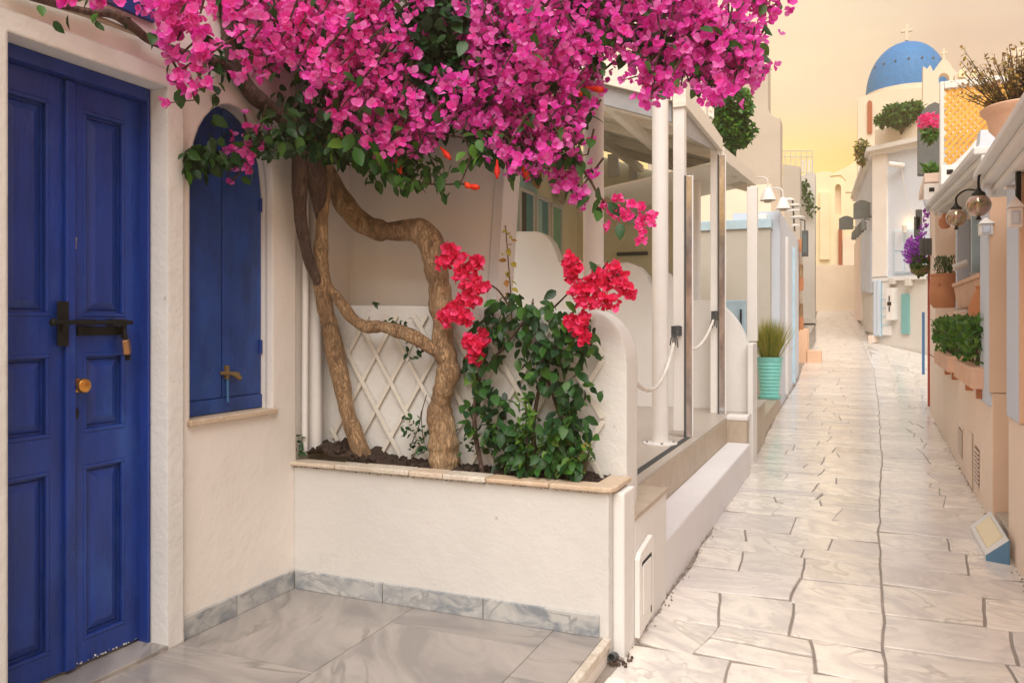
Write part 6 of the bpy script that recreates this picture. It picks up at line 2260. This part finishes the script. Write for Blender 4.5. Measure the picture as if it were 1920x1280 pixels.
# leaves: dark interior, the gap, and fringes under the crown
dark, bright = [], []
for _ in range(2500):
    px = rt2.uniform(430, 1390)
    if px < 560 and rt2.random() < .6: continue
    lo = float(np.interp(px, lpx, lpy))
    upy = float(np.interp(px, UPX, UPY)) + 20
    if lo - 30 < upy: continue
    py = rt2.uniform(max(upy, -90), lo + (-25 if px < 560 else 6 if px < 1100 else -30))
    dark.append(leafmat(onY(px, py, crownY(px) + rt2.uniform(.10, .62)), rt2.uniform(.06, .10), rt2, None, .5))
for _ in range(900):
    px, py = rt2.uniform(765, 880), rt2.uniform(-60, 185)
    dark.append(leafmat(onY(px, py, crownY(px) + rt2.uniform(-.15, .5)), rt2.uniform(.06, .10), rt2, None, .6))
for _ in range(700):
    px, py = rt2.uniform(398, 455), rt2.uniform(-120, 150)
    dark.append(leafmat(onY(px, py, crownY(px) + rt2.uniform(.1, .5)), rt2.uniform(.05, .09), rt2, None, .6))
fringe = [((520, 590), (160, 285), 110), ((560, 650), (190, 290), 170), ((640, 780), (245, 312), 200), ((690, 830), (285, 345), 110), ((880, 960), (235, 300), 150), ((610, 640), (275, 300), 25), ((480, 545), (235, 290), 36), ((955, 1010), (290, 330), 40), ((1030, 1075), (225, 300), 60), ((345, 395), (270, 325), 60), ((395, 480), (285, 310), 26), ((1100, 1130), (110, 140), 14), ((395, 412), (90, 330), 22), ((1128, 1165), (20, 75), 30), ((455, 530), (190, 300), 34)]
for (xa, xb), (ya, yb), n in fringe:
    for _ in range(n):
        px, py = rt2.uniform(xa, xb), rt2.uniform(ya, yb)
        Y = crownY(px) + (rt2.uniform(-.15, .25) if px > 480 else rt2.uniform(.0, .12))
        (dark if px < 660 and rt2.random() < .6 else lvs if rt2.random() < .85 else bright).append(leafmat(onY(px, py, Y), rt2.uniform(.045, .085), rt2, None, .7))
for px, py in ((645, 268), (665, 275), (690, 265), (700, 285), (660, 250), (712, 290), (625, 275)):
    bright.append(leafmat(onY(px, py, 3.1), .10, rt2, Vector((0, -.2, -1)), .5))
# thin twig with leaves and red trumpets under the crown
tp_ = smoothpath([onY(a, b_, 3.4) for a, b_ in ((740, 290), (760, 330), (790, 343), (830, 346), (865, 345), (880, 350))], 5)
twigs.tube(tp_, .0045, 5)
twigs.tube([onY(800, 285, 3.4), onY(815, 310, 3.4), onY(835, 340, 3.4)], .003, 4)
for px, py in ((742, 347), (757, 355), (772, 325), (825, 312), (838, 322), (848, 310), (858, 338), (832, 362), (845, 360), (770, 300), (800, 330), (828, 345), (862, 318)):
    lvs.append(leafmat(onY(px, py, 3.4), .062, rt2, Vector((0, -.3, -.9)), .5))
for px, py in ((75, 10), (100, 40), (128, 28), (180, 38), (245, 32), (182, 25), (295, 72)):
    lvs.append(leafmat(onX(px, py, WX + .07), .055, rt2, Vector((.3, 0, -1)), .6))

flw = near_first(flw)
singles('flower', FLOWERS[0], flw[0:300:3], M_magenta, tree)
singles('flower', FLOWERS[1], flw[1:300:3], M_magenta, tree)
singles('flower', FLOWERS[2], flw[2:300:3], M_hotpink, tree)
rest = flw[300:]
hot = [m for m in rest if m.translation.x < -1.9 and rt2.random() < .75]
hs_ = set(map(id, hot))
cool = [m for m in rest if id(m) not in hs_]
for i, nm in enumerate(('blossom_mass', 'blossom_mass', 'blossom_mass')):
    scatter(nm, FLOWERS[i], cool[i::3], M_magenta, tree)
scatter('blossom_mass', FLOWERS[0], hot, M_hotpink, tree)
scatter('blossom_tips', FLOWERS[1], small, M_pinkfl, tree)
lvs = near_first(lvs)
singles('leaf', LEAF, lvs[:240], M_leaf, tree)
singles('leaf', LEAF, near_first(bright)[:60], M_leafbright, tree)
scatter('foliage', LEAF, lvs[240:], M_leaf, tree)
if len(bright) > 60:
    scatter('foliage', LEAF, near_first(bright)[60:], M_leafbright, tree)
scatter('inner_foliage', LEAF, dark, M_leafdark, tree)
tag(twigs.build('twigs', M_twig, tree), kind='stuff')

# red trumpet flowers of the climber in the crown
tv = thing('trumpet_vine', onY(880, 350, 3.35), 'trumpet vine with a few orange red flowers hanging in the crown', 'climber')


def trumpet(px, py, qx, qy, r, Y=3.3):
    a, b_ = onY(px, py, Y), onY(qx, qy, Y - .03)
    d = b_ - a
    n = 7
    pts = [a + d * (i / (n - 1)) for i in range(n)]
    MB().tube(pts, [.004, .006, .008, .012, .015, r, r * .7], 9).build('flower', M_orangefl, tv, smooth='all')


trumpet(872, 348, 897, 352, .013); trumpet(872, 342, 880, 352, .008)
trumpet(826, 276, 844, 298, .011)
trumpet(932, 300, 932, 335, .008); trumpet(742, 300, 752, 325, .009)
trumpet(1098, 164, 1130, 169, .016, 3.6); trumpet(1078, 166, 1090, 180, .010, 3.6)
trumpet(975, 300, 990, 335, .016, 3.5)
MB().tube(smoothpath([onY(800, 250, 3.4), onY(840, 255, 3.35), onY(872, 262, 3.35), onY(880, 300, 3.35), onY(862, 346, 3.3)], 4), .004, 5).build('stem', M_twig, tv, smooth='all')
singles('leaf', LEAF, [leafmat(onY(px, py, 3.28), .07, rt2, Vector((0, -.2, -1)), .4) for px, py in ((872, 285), (885, 270), (900, 290), (868, 300), (895, 262))], M_leafbright, tv)

# =================================================================== CRIMSON BOUGAINVILLEA IN THE PLANTER
cb2 = thing('crimson_bougainvillea', (-1.35, 3.58, .74), 'dark green leafy shrub with crimson flower heads climbing the trellis', 'shrub')
rc2 = random.Random(12)
BX = 3.62
canes = [[(905, 885, 3.56), (890, 800, 3.62), (895, 720, 3.64), (920, 680, 3.62), (985, 600, 3.6), (1000, 560, 3.6)],
         [(1010, 890, 3.54), (1000, 800, 3.6), (1020, 700, 3.62), (1060, 620, 3.6), (1085, 560, 3.56)],
         [(1065, 890, 3.56), (1055, 800, 3.62), (1030, 720, 3.64), (1010, 640, 3.62)],
         [(1085, 620, 3.58), (1100, 560, 3.55), (1120, 520, 3.52), (1140, 490, 3.5)],
         [(1040, 575, 3.6), (1065, 550, 3.56), (1095, 520, 3.54)],
         [(960, 585, 3.62), (935, 545, 3.6), (905, 530, 3.58), (880, 540, 3.56)],
         [(915, 690, 3.62), (900, 660, 3.6), (880, 620, 3.58)]]
for i, cn in enumerate(canes):
    P3 = smoothpath([onY(*q) for q in cn], 5)
    MB().tube(P3, list(np.linspace(.013 if i < 3 else .006, .004, len(P3))), 7, True, .2, i).build('cane', M_twig if i else M_barkdark, cb2, smooth='all')
poly_l = [((872, 965), (590, 690), 70), ((905, 1010), (545, 650), 120), ((975, 1080), (560, 670), 130), ((1040, 1125), (580, 690), 90), ((868, 955), (700, 830), 130), ((905, 985), (780, 855), 80), ((940, 1050), (790, 885), 190), ((1020, 1108), (755, 885), 210), ((985, 1040), (650, 725), 55), ((1035, 1095), (680, 775), 85), ((965, 1000), (640, 730), 18), ((985, 1010), (720, 800), 14), ((870, 905), (650, 710), 25), ((1090, 1130), (725, 745), 9), ((930, 1000), (840, 880), 60), ((1000, 1105), (850, 890), 70)]
lv = []
for (xa, xb), (ya, yb), n in poly_l:
    for _ in range(int(n * .62)):
        a_, q_ = rc2.uniform(0, 6.283), math.sqrt(rc2.random()) * (1.12 if rc2.random() < .15 else .95)
        px, py = (xa + xb) / 2 + (xb - xa) / 2 * q_ * math.cos(a_), (ya + yb) / 2 + (yb - ya) / 2 * q_ * math.sin(a_)
        Y = rc2.uniform(3.50, 3.70) if py < 790 else rc2.uniform(3.47, 3.66)
        lv.append(leafmat(onY(px, py, Y), rc2.uniform(.05, .085), rc2, Vector((0, -.35, -.2)), .6))
for px, py in ((1043, 545), (1108, 490), (1125, 497), (1075, 525), (985, 575), (940, 562), (1165, 515), (1060, 565)):
    lv.append(leafmat(onY(px, py, 3.5), .075, rc2, Vector((0, -.3, 0)), .2))
lv = near_first(lv)
singles('leaf', LEAF, lv[0:300:4], M_leafdark, cb2)
singles('leaf', LEAF, lv[1:300:4] + lv[2:300:4], M_leaf, cb2)
singles('leaf', LEAF, lv[3:300:8], M_leafbright, cb2)
singles('leaf', LEAF, lv[7:300:8], M_leaf, cb2)
k_ = lv[300:]
lowb = [m for m in k_ if m.translation.z < 1.02 and m.translation.x > -1.42]
ids = set(map(id, lowb))
k_ = [m for m in k_ if id(m) not in ids]
scatter('foliage', LEAF, k_[0::2], M_leafdark, cb2)
scatter('foliage', LEAF, k_[1::2], M_leaf, cb2)
scatter('foliage', LEAF, lowb[0::2], M_leaf, cb2)
scatter('foliage', LEAF, lowb[1::2], M_leafbright, cb2)
fl = []
for px, py, n, r in ((845, 472, 16, .03), (835, 492, 14, .03), (868, 492, 14, .03), (896, 492, 10, .022), (882, 512, 12, .028), (860, 515, 10, .025), (880, 535, 14, .03), (905, 540, 10, .024), (870, 552, 12, .028), (888, 565, 10, .025), (840, 595, 18, .034), (862, 590, 18, .034), (875, 600, 12, .028), (850, 578, 10, .025), (882, 640, 16, .03), (900, 650, 16, .03), (890, 668, 12, .026), (905, 630, 6, .02),
                    (1072, 490, 16, .028), (1078, 510, 12, .026), (1070, 520, 8, .02), (1085, 545, 20, .036), (1105, 540, 18, .034), (1100, 565, 14, .03), (1125, 520, 14, .03), (1140, 530, 10, .026), (1135, 565, 14, .03), (1150, 570, 8, .022), (1158, 515, 12, .026), (1165, 535, 12, .026), (1175, 545, 10, .022), (1150, 500, 8, .02), (1070, 605, 10, .022), (1085, 600, 8, .02), (1100, 595, 8, .02), (1090, 620, 8, .022), (1095, 635, 5, .016)):
    c = onY(px, py, 3.50)
    for _ in range(int(n * 1.5)):
        p = c + ell(rc2, (r * 1.15, r, r * 1.1))
        fl.append(facing(p, .030 * rc2.uniform(.75, 1.2), rc2, (p - c).normalized() * .6 + Vector((.1, -.8, .15)), .5))
fl = near_first(fl)
for i in range(3):
    singles('flower', FLOWERS[i], fl[i:280:3], M_crimson, cb2)
    scatter('blossom_mass', FLOWERS[i], fl[280 + i::3], M_crimson, cb2)

# small plants in the planter
yp = thing('climbing_shoot', onY(957, 560, 3.6), 'single upright shoot with small yellowing leaves in front of the white wall edge', 'plant')
MB().tube(smoothpath([onY(960, 600, 3.6), onY(957, 540, 3.6), onY(953, 490, 3.6), onY(948, 425, 3.6)], 4), .003, 5).build('stem', M_twig, yp, smooth='all')
singles('leaf', LEAF, [leafmat(onY(950 + rc2.uniform(-3, 12), py, 3.59), .03 + .018 * (py > 450), rc2, Vector((rc2.choice((-.6, .6)), -.2, .1)), .5) for py in (425, 430, 436, 442, 450, 458, 466, 478, 490, 492, 508, 510, 525, 528, 540, 552)], M_leafyellow, yp)
ds = thing('dry_sprigs', onY(700, 800, 3.6), 'sparse dark little leaves creeping up the trellis left of the main trunk', 'plant')
st_ = MB()
for path in ([(770, 835), (785, 800), (790, 770)], [(800, 740), (790, 780), (795, 830)], [(735, 600), (760, 620), (790, 665)], [(545, 840), (560, 820), (556, 805)], [(700, 565), (705, 572), (708, 580)]):
    MB().tube(smoothpath([onY(a, b_, 3.62) for a, b_ in path], 3), .0025, 4).build('stem', M_twig, ds, smooth='all')
ms = []
for (xa, xb), (ya, yb), n in (((755, 800), (770, 830), 34), ((725, 770), (595, 625), 26), ((755, 800), (640, 675), 16), ((545, 565), (812, 850), 26), ((698, 712), (566, 573), 4), ((860, 925), (800, 850), 34), ((770, 800), (820, 850), 16)):
    for _ in range(n):
        ms.append(leafmat(onY(rc2.uniform(xa, xb), rc2.uniform(ya, yb), 3.6 if xa > 600 else 3.46), rc2.uniform(.022, .045), rc2, None, .3))
singles('leaf', LEAF, ms, M_leafdark, ds)
wd = thing('flowering_weed', onY(1100, 870, 3.52), 'small pale flowering weed at the right end of the planter', 'plant')
st_ = MB()
ms = []
for i in range(9):
    a = onY(1092 + rc2.uniform(-6, 8), 885, 3.52)
    b_ = onY(1095 + rc2.uniform(-22, 14), rc2.uniform(835, 862), 3.5)
    st_.tube([a, b_], .002, 4)
    for _ in range(5):
        ms.append(leafmat(b_ + ell(rc2, (.012, .012, .03)), rc2.uniform(.012, .026), rc2, None, 0))
st_.build('stem', M_twig, wd)
singles('leaf', LEAF, ms[:30], M_leafbright, wd)
singles('floret', LEAF, ms[30:], M_leafyellow, wd)
gw = thing('bright_weed', onY(985, 790, 3.5), 'upright bright yellow green weed in the middle of the dark shrub', 'plant')
MB().tube([onY(990, 880, 3.52), onY(985, 740, 3.5)], .004, 5).build('stem', M_twig, gw)
singles('leaf', LEAFLONG, [leafmat(onY(985 + rc2.uniform(-12, 14), rc2.uniform(735, 860), 3.48), rc2.uniform(.04, .07), rc2, Vector((0, -.2, .7)), 0) for _ in range(46)], M_leafbright, gw)

# =================================================================== grit and small wear
gg = random.Random(44)


def grit(n, place, smin, smax):
    out = []
    for _ in range(n):
        out.append(Matrix.Translation(place()) @ Euler((gg.uniform(0, 6), gg.uniform(0, 6), gg.uniform(0, 6))).to_matrix().to_4x4() @ Matrix.Diagonal((1, gg.uniform(.5, 1), gg.uniform(.3, .6), 1)) @ Matrix.Scale(gg.uniform(smin, smax), 4))
    return out


def edge_left():
    y = 3.45 + 6.5 * gg.random() ** 1.6
    return Vector((float(street_left(y)) + abs(gg.gauss(0, .022)) - .015, y, .001))


def edge_right():
    y = 4.5 + 9 * gg.random()
    return Vector((SP(y) - abs(gg.gauss(0, .02)) - .004, y, street_z(y) + .001))


scatter('grit', ico_shape, grit(420, edge_left, .003, .010) + grit(220, edge_right, .003, .010), M_mortar, street)
scatter('grime', ico_shape, grit(150, lambda: Vector((-2.74 + 1.72 * gg.random(), PY - .002, PZ - .027 - abs(gg.gauss(0, .004)))), .0015, .005), M_barkdark, planter)
scatter('corner_dirt', ico_shape, grit(60, lambda: Vector((-1.0 + gg.uniform(-.03, .09), 3.40 + gg.uniform(-.02, .10), .004)), .003, .011), M_barkdark, street)
scatter('chipped_paint', ico_shape, grit(38, lambda: Vector((LX + .002, 2.20 + .34 * gg.random(), TZ + .032 + abs(gg.gauss(0, .004)))), .0015, .006), M_whiteclean, rt)
cbl = MB().tube(smoothpath([F3(1692, 300) + Vector((-.1, -.3, 0)), F3(1699, 340) + Vector((-.1, -.32, 0)), F3(1706, 385) + Vector((-.1, -.34, 0)), F3(1716, 405) + Vector((-.1, -.34, 0))], 6), .014, 5)
cbl.build('loose_cable', M_grey, wh)

# =================================================================== evening haze over the lane
hz = MB().box(-46, 46, -26, 76, -1.3, 24).build('haze', None)
hm = bpy.data.materials.new('haze_air')
hm.use_nodes = True
hm.node_tree.nodes.clear()
ho = N(hm.node_tree, 'ShaderNodeOutputMaterial')
hv = N(hm.node_tree, 'ShaderNodeVolumePrincipled')
hv.inputs['Color'].default_value = (1, .80, .48, 1)
hv.inputs['Density'].default_value = .004
hv.inputs['Anisotropy'].default_value = 0.0
hm.node_tree.links.new(hv.outputs[0], ho.inputs['Volume'])
hz.data.materials.clear()
hz.data.materials.append(hm)
tag(hz, kind='stuff')
